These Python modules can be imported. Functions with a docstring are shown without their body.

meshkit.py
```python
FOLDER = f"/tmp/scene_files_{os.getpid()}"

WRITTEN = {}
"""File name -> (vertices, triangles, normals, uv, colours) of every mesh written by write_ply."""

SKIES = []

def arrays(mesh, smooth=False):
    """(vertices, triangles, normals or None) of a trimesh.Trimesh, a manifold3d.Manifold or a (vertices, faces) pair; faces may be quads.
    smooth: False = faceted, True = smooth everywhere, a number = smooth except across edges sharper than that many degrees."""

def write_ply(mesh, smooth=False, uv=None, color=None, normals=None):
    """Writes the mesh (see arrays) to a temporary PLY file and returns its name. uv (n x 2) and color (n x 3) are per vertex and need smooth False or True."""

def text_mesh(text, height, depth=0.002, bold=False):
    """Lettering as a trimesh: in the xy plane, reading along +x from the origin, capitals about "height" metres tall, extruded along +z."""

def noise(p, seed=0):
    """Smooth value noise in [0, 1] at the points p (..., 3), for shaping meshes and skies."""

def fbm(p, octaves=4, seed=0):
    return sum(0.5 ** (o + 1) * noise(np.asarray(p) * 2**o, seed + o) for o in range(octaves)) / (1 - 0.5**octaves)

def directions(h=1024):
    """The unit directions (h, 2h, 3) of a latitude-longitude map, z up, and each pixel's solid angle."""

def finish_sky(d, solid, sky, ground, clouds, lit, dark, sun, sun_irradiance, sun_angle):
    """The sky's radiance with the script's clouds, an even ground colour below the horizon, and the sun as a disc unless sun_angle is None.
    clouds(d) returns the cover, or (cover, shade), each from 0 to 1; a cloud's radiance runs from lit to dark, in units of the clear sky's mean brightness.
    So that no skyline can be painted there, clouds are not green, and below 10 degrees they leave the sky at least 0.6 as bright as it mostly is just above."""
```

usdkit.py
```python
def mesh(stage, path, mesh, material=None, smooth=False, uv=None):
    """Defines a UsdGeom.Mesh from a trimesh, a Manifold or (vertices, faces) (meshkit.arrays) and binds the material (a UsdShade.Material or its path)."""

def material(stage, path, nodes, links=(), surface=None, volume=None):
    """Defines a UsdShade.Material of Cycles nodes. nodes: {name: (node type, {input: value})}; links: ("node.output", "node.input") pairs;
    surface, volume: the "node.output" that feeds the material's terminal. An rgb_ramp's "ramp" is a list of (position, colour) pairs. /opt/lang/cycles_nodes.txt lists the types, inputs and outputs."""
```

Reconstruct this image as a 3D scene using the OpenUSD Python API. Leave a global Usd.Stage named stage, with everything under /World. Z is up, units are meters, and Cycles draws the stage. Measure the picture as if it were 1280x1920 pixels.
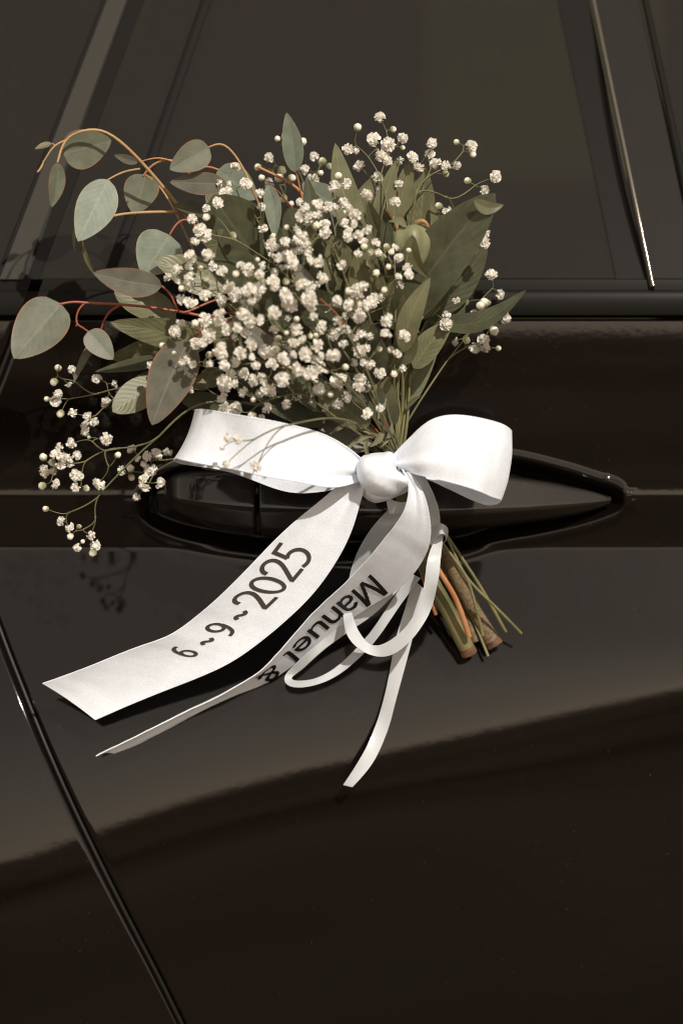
import math, numpy as np, trimesh, usdkit, meshkit
from pxr import Usd, UsdGeom, UsdLux, UsdShade, Gf, Sdf
from scipy.interpolate import CubicSpline, RegularGridInterpolator, PchipInterpolator
from shapely.geometry import LineString, Polygon, Point
from shapely import affinity, union_all

stage = Usd.Stage.CreateInMemory()
UsdGeom.Xform.Define(stage, '/World')
UsdGeom.Scope.Define(stage, '/World/Looks')
# ------------------------------------------------------------------ camera
PITCH = math.radians(4.0); DIST = 1.36; FOCAL = 85.0; APER = 24.0
TGT = np.array([0.0, 0.0, 0.95])
FWD = np.array([0, math.cos(PITCH), -math.sin(PITCH)])
RGT = np.array([1.0, 0, 0]); UPV = np.array([0, math.sin(PITCH), math.cos(PITCH)])
EYE = TGT - DIST * FWD
cam = UsdGeom.Camera.Define(stage, '/World/camera')
cam.CreateHorizontalApertureAttr(APER); cam.CreateVerticalApertureAttr(APER * 1.5)
cam.CreateFocalLengthAttr(FOCAL); cam.CreateFStopAttr(3.8); cam.CreateFocusDistanceAttr(DIST - 0.014)
cam.CreateClippingRangeAttr((0.05, 5000.0))
cam.CreateExposureAttr(0.08)
M = Gf.Matrix4d(*RGT, 0, *UPV, 0, *(-FWD), 0, *EYE, 1)
cam.AddTransformOp().Set(M)
# ------------------------------------------------------------------ sky and sun
SUN = np.array([0.29, -0.76, 0.58]); SUN /= np.linalg.norm(SUN)
sky_el, sky_rot = math.asin(SUN[2]), math.atan2(SUN[0], SUN[1])
dome = UsdLux.DomeLight.Define(stage, '/World/sky')
skym = usdkit.material(stage, '/World/Looks/sky_air', {
    'sky': ('sky_texture', {'sky_type': 'single_scattering', 'sun_disc': False, 'sun_elevation': sky_el, 'sun_rotation': sky_rot,
                            'air_density': 1.0, 'aerosol_density': 0.2}),
    'pale': ('hsv', {'saturation': 0.22, 'value': 1.0, 'fac': 1.0}),
    'warm': ('mix_color', {'blend_type': 'multiply', 'fac': 1.0, 'b': (1.0, 0.83, 0.66)}),
    'bg': ('background_shader', {'strength': 0.15})},
    [('sky.color', 'pale.color'), ('pale.color', 'warm.a'), ('warm.result', 'bg.color')], surface='bg.background')
UsdShade.MaterialBindingAPI.Apply(dome.GetPrim()).Bind(skym)
dome.GetPrim().SetCustomDataByKey('kind', 'structure')
sun = UsdLux.DistantLight.Define(stage, '/World/sun')
sun.CreateNormalizeAttr(True); sun.CreateIntensityAttr(0.98); sun.CreateAngleAttr(0.8); sun.CreateColorAttr(Gf.Vec3f(1.0, 0.94, 0.85))
zx = SUN; xx = np.cross([0, 0, 1.0], zx); xx /= np.linalg.norm(xx); yx = np.cross(zx, xx)
sun.AddTransformOp().Set(Gf.Matrix4d(*xx, 0, *yx, 0, *zx, 0, 0, 0, 3, 1))

# ------------------------------------------------------------------ helpers
MM = 0.001
def at(px, py, y):
    """the world point seen at photo pixel (1280 x 1920) on the upright plane at depth y"""
    u = (px - 640.0) / 1280.0 * APER / FOCAL; v = -(py - 960.0) / 1280.0 * APER / FOCAL
    d = FWD + u * RGT + v * UPV
    return EYE + d * (y - EYE[1]) / d[1]
def pts(rows):
    return np.array([at(*r) for r in rows])
def project(p):
    r = np.asarray(p) - EYE
    w = r @ FWD
    return 640 + (r @ RGT) / w * FOCAL / APER * 1280, 960 - (r @ UPV) / w * FOCAL / APER * 1280
PXM = DIST * APER / FOCAL / 1280.0      # metres per pixel at y = 0
used = {}
def path_for(name, parent):
    base = (parent or '/World') + '/' + name
    n = used.get(base, 0); used[base] = n + 1
    return base if n == 0 else '%s_%03d' % (base, n)
def tag(prim, **kw):
    for k, v in kw.items():
        if v is not None:
            prim.SetCustomDataByKey(k, v)
def obj(name, mesh, mat, parent=None, smooth=True, uv=None, label=None, group=None):
    p = path_for(name, parent)
    usdkit.mesh(stage, p, mesh, mat, smooth=smooth, uv=uv)
    tag(stage.GetPrimAtPath(p), label=label, group=group)
    return p
def thing(name, label, category, group=None):
    p = path_for(name, None)
    x = UsdGeom.Xform.Define(stage, p)
    tag(x.GetPrim(), label=label, category=category, group=group)
    return p
def spline(P, n, closed=False):
    P = np.asarray(P, float)
    if len(P) == 2:
        return P[0] + (P[1] - P[0]) * np.linspace(0, 1, n)[:, None]
    d = np.r_[0, np.cumsum(np.sqrt(np.linalg.norm(np.diff(P, axis=0), axis=1)) + 1e-9)]
    return CubicSpline(d / d[-1], P, bc_type='natural')(np.linspace(0, 1, n))
def grid_faces(n, m, closed=False):
    i, j = np.meshgrid(np.arange(n - 1), np.arange(m if closed else m - 1), indexing='ij')
    k = (j + 1) % m
    return np.stack([i * m + j, i * m + k, (i + 1) * m + k, (i + 1) * m + j], -1).reshape(-1, 4)
def tube(P, r, sides=8, cap=True):
    P = np.asarray(P, float); n = len(P)
    r = np.broadcast_to(np.asarray(r, float), (n,))
    t = np.gradient(P, axis=0); t /= np.linalg.norm(t, axis=1, keepdims=True) + 1e-12
    a = np.cross(t[0], [0.31, 0.2, 0.93]); a /= np.linalg.norm(a)
    A = []
    for k in range(n):
        a = a - t[k] * (a @ t[k]); a /= np.linalg.norm(a) + 1e-12; A.append(a)
    A = np.array(A); B = np.cross(t, A)
    th = np.arange(sides) * 2 * math.pi / sides
    V = P[:, None] + r[:, None, None] * (np.cos(th)[None, :, None] * A[:, None] + np.sin(th)[None, :, None] * B[:, None])
    V = V.reshape(-1, 3); F = grid_faces(n, sides, True)
    F = np.vstack([F[:, [0, 1, 2]], F[:, [0, 2, 3]]])
    if cap:
        c0, c1 = len(V), len(V) + 1
        V = np.vstack([V, P[0], P[-1]]); s = np.arange(sides); e = (n - 1) * sides
        F = np.vstack([F, np.stack([np.full(sides, c0), (s + 1) % sides, s], 1), np.stack([np.full(sides, c1), e + s, e + (s + 1) % sides], 1)])
    return V, F
def join(parts):
    V, F, n = [], [], 0
    for v, f in parts:
        v = np.asarray(v); f = np.asarray(f)
        if f.shape[1] == 4:
            f = np.vstack([f[:, [0, 1, 2]], f[:, [0, 2, 3]]])
        V.append(v); F.append(f + n); n += len(v)
    return np.vstack(V), np.vstack(F)
def box(x0, x1, y0, y1, z0, z1):
    b = trimesh.creation.box(extents=(x1 - x0, y1 - y0, z1 - z0)); b.apply_translation(((x0 + x1) / 2, (y0 + y1) / 2, (z0 + z1) / 2))
    return np.array(b.vertices), np.array(b.faces)
def mat(name, nodes, links=(), surface='p.BSDF'):
    return usdkit.material(stage, '/World/Looks/' + name, nodes, links, surface=surface)
def plain(name, col, rough=0.5, **kw):
    return mat(name, {'p': ('principled_bsdf', {'base_color': col, 'roughness': rough, **kw})})

# ------------------------------------------------------------------ materials of the car and the ground
PAINT = mat('black_paint', {
    'g': ('geometry', {}),
    'peel': ('noise_texture', {'scale': 260.0, 'detail': 1.0}),
    'peel2': ('noise_texture', {'scale': 28.0, 'detail': 1.0}),
    'add': ('math', {'math_type': 'multiply_add', 'value2': 2.0}),
    'b': ('bump', {'strength': 1.0, 'distance': 0.000011}),
    'dust': ('noise_texture', {'scale': 900.0, 'detail': 0.0}),
    'dustr': ('rgb_ramp', {'ramp': [(0, (0.0034, 0.0024, 0.0018)), (0.84, (0.0034, 0.0024, 0.0018)), (0.90, (0.03, 0.027, 0.024)), (1, (0.03, 0.027, 0.024))]}),
    'p': ('principled_bsdf', {'roughness': 0.55, 'specular_ior_level': 0.0, 'coat_weight': 1.0, 'coat_roughness': 0.055, 'coat_ior': 1.44})},
    [('g.position', 'peel.vector'), ('g.position', 'peel2.vector'), ('peel2.fac', 'add.value1'), ('peel.fac', 'add.value3'), ('add.value', 'b.height'),
     ('b.normal', 'p.coat_normal'), ('g.position', 'dust.vector'), ('dust.fac', 'dustr.fac'), ('dustr.color', 'p.base_color')])
GLOSSBLACK = plain('black_trim', (0.012, 0.0105, 0.009), 0.12)
HANDLEBLACK = mat('handle_paint', {
    'g': ('geometry', {}), 'n': ('noise_texture', {'scale': 60.0, 'detail': 4.0}),
    'r': ('rgb_ramp', {'ramp': [(0, (0.05, 0.05, 0.05)), (0.55, (0.07, 0.07, 0.07)), (0.75, (0.22, 0.22, 0.22)), (1, (0.3, 0.3, 0.3))]}),
    'p': ('principled_bsdf', {'base_color': (0.013, 0.0105, 0.0085), 'specular_ior_level': 0.5})},
    [('g.position', 'n.vector'), ('n.fac', 'r.fac'), ('r.color', 'p.roughness')])
RUBBER = plain('black_rubber', (0.006, 0.0055, 0.005), 0.7, specular_ior_level=0.15)
SEAL = plain('shut_line_rubber', (0.012, 0.0105, 0.009), 0.42, specular_ior_level=0.25)
SATINTRIM = plain('satin_trim', (0.027, 0.0245, 0.0185), 0.3, specular_ior_level=0.4)
DULLBLACK = plain('dull_black_trim', (0.009, 0.008, 0.007), 0.2, specular_ior_level=0.22)
BRIGHTTRIM = plain('bright_trim', (0.30, 0.27, 0.22), 0.16, metallic=0.85)
GLASS = mat('tinted_glass', {
    'f': ('fresnel', {'IOR': 1.42}), 't': ('transparent_bsdf', {'color': (0.30, 0.31, 0.27)}),
    'd': ('diffuse_bsdf', {'color': (0.20, 0.17, 0.14)}), 'm1': ('mix_closure', {'fac': 0.035}),
    'gl': ('glossy_bsdf', {'color': (1, 1, 1), 'roughness': 0.02}), 'm': ('mix_closure', {})},
    [('t.BSDF', 'm1.closure1'), ('d.BSDF', 'm1.closure2'), ('f.fac', 'm.fac'), ('m1.closure', 'm.closure1'), ('gl.BSDF', 'm.closure2')], surface='m.closure')
CABIN = plain('cabin_lining', (0.03, 0.026, 0.022), 0.8)
GROUND = mat('asphalt', {
    'g': ('geometry', {}), 'n': ('noise_texture', {'scale': 0.22, 'detail': 3.0, 'distortion': 0.6}), 'n2': ('noise_texture', {'scale': 60.0, 'detail': 3.0}),
    'r': ('rgb_ramp', {'ramp': [(0.38, (0.010, 0.008, 0.006)), (0.62, (0.30, 0.235, 0.185))]}),
    'r2': ('rgb_ramp', {'ramp': [(0.3, (0.7, 0.7, 0.7)), (0.7, (1.2, 1.2, 1.2))]}),
    'mx': ('mix_color', {'blend_type': 'multiply', 'fac': 1.0}),
    'p': ('diffuse_bsdf', {'roughness': 0.5})},
    [('g.position', 'n.vector'), ('g.position', 'n2.vector'), ('n.fac', 'r.fac'), ('n2.fac', 'r2.fac'), ('r.color', 'mx.a'), ('r2.color', 'mx.b'), ('mx.result', 'p.color')])

# ------------------------------------------------------------------ ground
g = obj('ground', (np.array([[-300, -300, 0], [300, -300, 0], [300, 300, 0], [-300, 300, 0.0]]), np.array([[0, 1, 2, 3]])), GROUND, smooth=False)
tag(stage.GetPrimAtPath(g), kind='structure', label='dark asphalt ground the car stands on', category='ground')

# ------------------------------------------------------------------ the car's side as one curved sheet y = S(x, z)
YD = 0.047
def zrow(py, y=YD):
    return at(640, py, y)[2]
#   py : tilt of the sheet in degrees (positive looks up)
PROF = [(520, 24), (590, 0.6), (600, 0.2), (625, -0.3), (660, -1.0), (700, -1.7), (760, -2.4), (830, -1.2), (880, 0.0), (912, 1.0), (929, 2.4), (936, -20), (985, -19), (1022, -15), (1036, 15),
        (1080, 18), (1200, 19), (1290, 16.5), (1360, 13), (1440, 8.6), (1505, 5.6), (1600, 2.2), (1720, -0.5), (1920, -5), (2150, -10)]
pk = PchipInterpolator([p[0] for p in PROF], [p[1] for p in PROF])
XG = np.linspace(-0.62, 0.62, 125); ZG = np.linspace(zrow(2150), zrow(590), 1200)
def tilt(x, z):
    px, py = project(np.stack([x, np.full_like(x, YD), z], -1))
    w = np.clip((py - 1060) / 240, 0, 1)
    shift = (px - 200) * 0.24 * w * w * (3 - 2 * w)
    base = pk(np.clip(py + np.clip(shift, -80, 330), 520, 2150))
    # the crease carrying the handle swells out a little in long, uneven waves lower down
    wav = 2.2 * np.sin((px * 0.9 + (py - 1500) * 1.7) / 190.0 + 0.8) * np.clip((py - 1430) / 150, 0, 1) * np.exp(-((py - 1600) / 260) ** 2)
    return np.radians(base + wav)
gx, gz = np.meshgrid(XG, ZG, indexing='ij')
A = np.tan(tilt(gx, gz)); dz = ZG[1] - ZG[0]
Yg = np.concatenate([np.zeros((len(XG), 1)), np.cumsum((A[:, 1:] + A[:, :-1]) * 0.5 * dz, axis=1)], axis=1)
k0 = np.argmin(abs(ZG - zrow(930)))
Yg = Yg - Yg[:, k0:k0 + 1] + YD + 0.05 * XG[:, None] ** 2
SHEET = RegularGridInterpolator((XG, ZG), Yg, bounds_error=False, fill_value=None)
rt = PchipInterpolator([252, 258, 272, 300, 400, 600, 800, 950, 1050, 1120, 1150, 1166, 1172], [950, 930, 908, 886, 866, 852, 846, 855, 877, 899, 909, 919, 933])
rb = PchipInterpolator([252, 258, 272, 300, 350, 450, 600, 800, 870, 930, 1000, 1080, 1130, 1158, 1166, 1172], [952, 962, 978, 996, 1013, 1031, 1046, 1044, 1034, 1016, 1004, 987, 972, 960, 951, 940])
def smooth01(t):
    t = np.clip(t, 0, 1); return t * t * (3 - 2 * t)
def recess(x, z, y):
    px, py = project(np.stack([x, y, z], -1))
    pc = np.clip(px, 252.1, 1171.9)
    ins = np.minimum(np.minimum((py - rt(pc)) / 34.0, (rb(pc) - py) / 27.0), np.minimum((px - 252) / 40.0, (1172 - px) / 26.0))
    dpx = np.minimum(np.minimum(py - rt(pc), rb(pc) - py), np.minimum((px - 252) * 0.8, (1172 - px) * 0.8))
    return 0.0135 * smooth01(ins) - np.where(py > 937, 0.0013 * np.exp(-((dpx + 6) / 9.0) ** 2), np.where(px > 1135, 0.0014, 0.0005) * np.exp(-((dpx + 4) / 5.5) ** 2))
def S(x, z, cup=True):
    x = np.asarray(x, float); z = np.asarray(z, float)
    y = SHEET(np.stack([x, z], -1)).reshape(x.shape)
    return y + (recess(x, z, y) if cup else 0)
def on_car(px, py, off=0.0):
    """the point of the car's side seen at a pixel, lifted off it by off metres"""
    y = YD
    for _ in range(6):
        p = at(px, py, y); y = float(S(p[0], p[2])) - off
    return at(px, py, y)
# shut line between the door and the rear quarter
sl = [(430, 92), (530, 62), (600, 35), (690, 0), (800, -40), (940, -62), (1080, -42), (1190, 2), (1300, 52), (1400, 98), (1500, 146), (1600, 196), (1700, 246), (1800, 296), (1920, 352), (2060, 415), (2150, 455)]
shut = PchipInterpolator([zrow(a) for a, b in sl][::-1], [at(b, a, 0.04)[0] for a, b in sl][::-1])
GAP = 0.0021; FIL = 0.0030
rows = np.concatenate([np.linspace(zrow(2150), zrow(1560), 120)[:-1], np.linspace(zrow(1560), zrow(1090), 130)[:-1], np.linspace(zrow(1090), zrow(835), 115)[:-1], np.linspace(zrow(835), zrow(600), 90)])
def panel(side):
    d = np.r_[0, FIL * (1 - np.cos(np.linspace(0.12, math.pi / 2, 7)))]
    if side > 0:
        inner = np.linspace(0, 1, 330) * 0.425 + FIL; cols = np.r_[d, inner[1:], 0.47, 0.52, 0.6, 0.7]
    else:
        inner = np.linspace(0, 1, 110) * 0.14 + FIL; cols = np.r_[d, inner[1:], 0.17, 0.2, 0.25, 0.3, 0.36]
    X = shut(rows)[:, None] + side * (GAP + cols[None, :]); Z = np.broadcast_to(rows[:, None], X.shape)
    Y = S(X, Z) if side > 0 else S(X, Z, False)
    fil = FIL - np.sqrt(np.maximum(FIL ** 2 - np.maximum(FIL - cols, 0) ** 2, 0))
    Y = Y + fil[None, :]
    # a return flange into the gap and a rolled upper edge
    X = np.concatenate([X[:, :1], X], 1); Z = np.concatenate([Z[:, :1], Z], 1); Y = np.concatenate([Y[:, :1] + 0.02, Y], 1)
    X = np.concatenate([X, X[-1:]], 0); Z = np.concatenate([Z, Z[-1:] + 0.002], 0); Y = np.concatenate([Y, Y[-1:] + 0.02], 0)
    f = grid_faces(*X.shape)
    if side > 0: f = f
    else: f = f[:, ::-1]
    return np.stack([X, Y, Z], -1).reshape(-1, 3), f
car = thing('parked_car', 'glossy black car seen from the side, with a door handle and dark windows', 'car')
door = obj('rear_door', panel(1), PAINT, car)
obj('quarter_panel', panel(-1), PAINT, car)
sealp = np.array([[shut(z) - 0.0004, float(S(shut(z), z, False)) + 0.0042, z] for z in rows[::4]])
obj('shut_line_seal', tube(sealp, 0.0014, 8), SEAL, car)
inner = np.array([[shut(z), float(S(shut(z), z, False)) + 0.016, z] for z in rows[::4]])
V = np.concatenate([inner + [-0.02, 0, 0], inner + [0.02, 0, 0]]); n_ = len(inner)
obj('shut_line_channel', (V, np.array([[k, k + n_, k + n_ + 1, k + 1] for k in range(n_ - 1)])), RUBBER, car)

# ---- belt moulding: half-round strips below the glass, one for each side of the shut line
yB = float(S(0.0, zrow(600)))
def belt(px0, px1, lean0, lean1):
    sec = [(596, 0.010), (594, 0.000), (590, -0.003), (580, -0.0038), (566, -0.0034), (553, -0.0028), (546, -0.0016), (543, 0.0028), (532, 0.0034), (524, 0.004), (520, 0.009), (519, 0.02)]
    R = []
    for px in np.linspace(px0, px1, 24):
        R.append([at(px + (lean0 if px == px0 else lean1 if px == px1 else 0) * (566 - a) / 40.0, a, yB + 0.05 * at(px, 560, yB)[0] ** 2 + b) for a, b in sec])
    R = np.array(R); n, m = R.shape[:2]
    V = R.reshape(-1, 3); F = grid_faces(n, m)
    F = np.vstack([F[:, [0, 1, 2]], F[:, [0, 2, 3]]])
    caps = [[0, k, k + 1] for k in range(1, m - 1)] + [[(n - 1) * m, (n - 1) * m + k + 1, (n - 1) * m + k] for k in range(1, m - 1)]
    return V, np.vstack([F, caps])
BELT = plain('belt_trim', (0.010, 0.0088, 0.0075), 0.35, specular_ior_level=0.05)
obj('belt_moulding', belt(66, 1640, 14, 0), BELT, car, smooth=40)
obj('belt_moulding', belt(-500, 44, 0, 14), BELT, car, smooth=40)

# ---- glass and pillars: one leaning plane above the belt
TW = math.radians(25.0)
def on_glass(px, py, off=0.0):
    p0 = np.array([0, yB + 0.007 + off, zrow(522, yB)]); nrm = np.array([0, -math.cos(TW), math.sin(TW)])
    u = (px - 640.0) / 1280.0 * APER / FOCAL; v = -(py - 960.0) / 1280.0 * APER / FOCAL
    d = FWD + u * RGT + v * UPV
    return EYE + d * ((p0 - EYE) @ nrm) / (d @ nrm)
def sheet(poly, off, thick):
    """a flat pane or strip lying on the leaning plane, with real thickness"""
    P = np.array([on_glass(a, b, off) for a, b in poly]); nrm = np.array([0, -math.cos(TW), math.sin(TW)])
    n = len(P); V = np.vstack([P, P - nrm * thick])
    F = [[0, k, k + 1] for k in range(1, n - 1)] + [[n, n + k + 1, n + k] for k in range(1, n - 1)]
    for k in range(n):
        j = (k + 1) % n; F += [[k, n + k, n + j], [k, n + j, j]]
    m = trimesh.Trimesh(V, np.array(F), process=False); m.fix_normals()
    return m
def strip(line, w, off, high, mat_, name, label=None, secn=7, crown=0.0):
    """a rounded strip (half-round section, width w pixels) running along a line on the leaning plane"""
    L = spline([on_glass(a, b, off - crown * max(0.0, math.sin(math.pi * min(max(b, -60), 541) / 541.0))) for a, b in line], 60); nrm = np.array([0, -math.cos(TW), math.sin(TW)])
    t = np.gradient(L, axis=0); t /= np.linalg.norm(t, axis=1, keepdims=True); s = np.cross(t, nrm)
    th = np.linspace(0, math.pi, secn); ww = w * PXM * 1.05 / 2
    V = L[:, None] + s[:, None] * (np.cos(th) * ww)[None, :, None] + nrm * (np.sin(th) * high)[None, :, None]
    return obj(name, (V.reshape(-1, 3), grid_faces(len(L), secn)), mat_, car, label=label)
Yt = -900
def xl(x0, y0, x1, y1, y):
    return x0 + (x1 - x0) * (y - y0) / (y1 - y0)
def seg(x0, y0, x1, y1, a=Yt, b=523):
    return [(xl(x0, y0, x1, y1, a), a), (xl(x0, y0, x1, y1, b), b)]
la = lambda y: xl(200, 0, 2, 515, y); lb = lambda y: xl(237, 0, 46, 515, y); lc = lambda y: xl(270, 0, 76, 515, y)
obj('quarter_glass', sheet([(-520, Yt), (la(Yt), Yt), (la(523), 523), (-520, 523)], 0.0, 0.004), GLASS, car, smooth=False)
obj('pillar_trim', sheet([(la(Yt), Yt), (lb(Yt), Yt), (lb(523), 523), (la(523), 523)], -0.003, 0.012), SATINTRIM, car, smooth=False, label='lighter satin strip of the rear pillar')
obj('pillar_trim', sheet([(lb(Yt) + 1, Yt), (lc(Yt), Yt), (lc(523), 523), (lb(523) + 1, 523)], 0.001, 0.016), DULLBLACK, car, smooth=False, label='dark strip of the rear pillar')
strip([(la(Yt) - 4, Yt), (la(0) - 4, 0), (la(523) - 4, 523)], 9, 0.0, 0.001, RUBBER, 'pillar_seal')
obj('glass_border', sheet([(xl(1046, 0, 1160, 545, Yt), Yt), (xl(1103, 0, 1217, 545, Yt), Yt), (xl(1103, 0, 1217, 545, 523), 523), (xl(1046, 0, 1160, 545, 523), 523)], 0.0006, 0.0008), DULLBLACK, car, smooth=False)
obj('window_glass', sheet([(lc(Yt) + 1, Yt), (xl(1104, 0, 1218, 545, Yt), Yt), (xl(1104, 0, 1218, 545, 523), 523), (lc(523) + 1, 523)], 0.0015, 0.004), GLASS, car, smooth=False)
strip([(xl(386, 0, 200, 515, Yt), Yt), (386, 0), (282, 300), (200, 523)], 19, 0.0008, 0.001, RUBBER, 'window_divider')
strip([(xl(1111, 0, 1224, 545, b_), b_) for b_ in (Yt, -400, 0, 120, 240, 330, 400, 450, 490, 520, 541)], 10, -0.001, 0.004, BRIGHTTRIM, 'window_frame', label='thin bright strip at the front edge of the rear window', secn=13, crown=0.010)
obj('front_pillar_cover', sheet([(xl(1116, 0, 1229, 545, Yt), Yt), (xl(1200, 0, 1290, 420, Yt), Yt), (xl(1200, 0, 1290, 420, 523), 523), (xl(1116, 0, 1229, 545, 523), 523)], 0.002, 0.012), GLOSSBLACK, car, smooth=False)
strip(seg(1208, 0, 1298, 420), 14, 0.000, 0.003, DULLBLACK, 'window_frame', label='dark strip beyond the door pillar')
obj('front_window_glass', sheet([(xl(1216, 0, 1306, 420, Yt), Yt), (1900, Yt), (1900, 523), (xl(1216, 0, 1306, 420, 523), 523)], 0.0015, 0.004), GLASS, car, smooth=False)
# ---- the cabin behind the glass, with the window of the far side
zb, zt = 0.70, 1.60
ytop = on_glass(640, Yt)[1]
wall = 1.35
o0, o1 = at(800, 330, wall), at(1250, 0, wall)
lining = [box(-0.95, 0.95, 0.12, 1.4, zb - 0.04, zb), box(-0.95, 0.95, ytop + 0.0, 1.4, on_glass(640, Yt)[2] + 0.004, on_glass(640, Yt)[2] + 0.05),
          box(-1.0, -0.951, 0.12, 1.4, zb, zt), box(0.951, 1.0, 0.12, 1.4, zb, zt),
          box(-0.95, o0[0], wall, wall + 0.05, zb + 0.001, zt), box(o1[0], 0.95, wall, wall + 0.05, zb + 0.001, zt), box(o0[0] + 0.001, o1[0] - 0.001, wall + 0.001, wall + 0.049, zb + 0.001, o0[2])]
obj('cabin_lining', join(lining), CABIN, car, smooth=False)
FAR = mat('far_glass', {'f': ('fresnel', {'IOR': 1.5}), 't': ('transparent_bsdf', {'color': (0.26, 0.28, 0.20)}), 'gl': ('glossy_bsdf', {'roughness': 0.05}), 'm': ('mix_closure', {})},
          [('f.fac', 'm.fac'), ('t.BSDF', 'm.closure1'), ('gl.BSDF', 'm.closure2')], surface='m.closure')
obj('far_window_glass', box(o0[0], o1[0], wall + 0.02, wall + 0.026, o0[2], zt), FAR, car, smooth=False, label='window on the far side, seen through the cabin')

# ---- door handle: a tapered bar with a sharp ridge, in two pieces
hs = [  # px, top, ridge, bottom, front depth
    (308, 906, 925, 940, 0.050), (318, 893, 932, 955, 0.041), (335, 886, 938, 968, 0.033), (370, 882, 944, 983, 0.027), (420, 881, 950, 996, 0.0235), (478, 881, 955, 1004, 0.0215),
    (560, 880, 959, 1008, 0.0205), (680, 879, 963, 1008, 0.020), (800, 880, 964, 1002, 0.021), (900, 886, 960, 992, 0.024), (1000, 898, 954, 980, 0.029), (1070, 911, 948, 969, 0.036), (1115, 922, 943, 957, 0.043), (1142, 931, 938, 946, 0.050)]
hx = np.array(hs, float); hf = [PchipInterpolator(hx[:, 0], hx[:, k]) for k in range(1, 5)]
def section(px):
    t, r, b, yf = [float(f(px)) for f in hf]
    x = at(px, r, yf)[0]
    yb = 0.056; q = lambda py, y: (at(px, py, y)[2], y)
    P = [q(t, yb), q(t, yf + 0.40 * (yb - yf)), q(t + 0.06 * (r - t), yf + 0.12 * (yb - yf)), q(r, yf), q(r + 0.75 * (b - r), yf + 0.30 * (yb - yf)), q(b, yf + 0.6 * (yb - yf)), q(b, yb)]
    pg = Polygon(P); rr = min(0.0022, 0.12 * (P[0][0] - P[-1][0]))
    pg = pg.buffer(-rr, quad_segs=6).buffer(rr, quad_segs=6)
    c = (0.55 * P[0][0] + 0.45 * P[-1][0], yf + 0.62 * (yb - yf))
    out = []
    for a in np.linspace(0, 2 * math.pi, 72, endpoint=False):
        ray = LineString([c, (c[0] + 0.2 * math.cos(a), c[1] + 0.2 * math.sin(a))])
        hit = pg.exterior.intersection(ray)
        hit = hit if hit.geom_type == 'Point' else min(hit.geoms, key=lambda h: h.distance(Point(c))) if not hit.is_empty else Point(c)
        out.append([x, hit.y, hit.x])
    return np.array(out)
def handle_piece(a, b, n, ends=(0.0015, 0.0015)):
    R = []
    xs_ = np.linspace(a, b, n)
    for px in xs_: R.append(section(px))
    R = np.array(R)
    def shrink(r, k, dx):
        c = r.mean(0); q = c + (r - c) * k; q[:, 0] += dx; return q
    R = np.concatenate([[shrink(R[0], 0.1, -0.0016), shrink(R[0], 0.9, -0.0014), shrink(R[0], 0.965, -0.0008)], R, [shrink(R[-1], 0.965, 0.0008), shrink(R[-1], 0.9, 0.0014), shrink(R[-1], 0.1, 0.0016)]])
    return R.reshape(-1, 3), grid_faces(len(R), R.shape[1], True)
hd = obj('door_handle', handle_piece(489, 1140, 60), HANDLEBLACK, car, smooth=50)
obj('lock_cap', handle_piece(312, 474, 26), HANDLEBLACK, hd, smooth=50)

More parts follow.
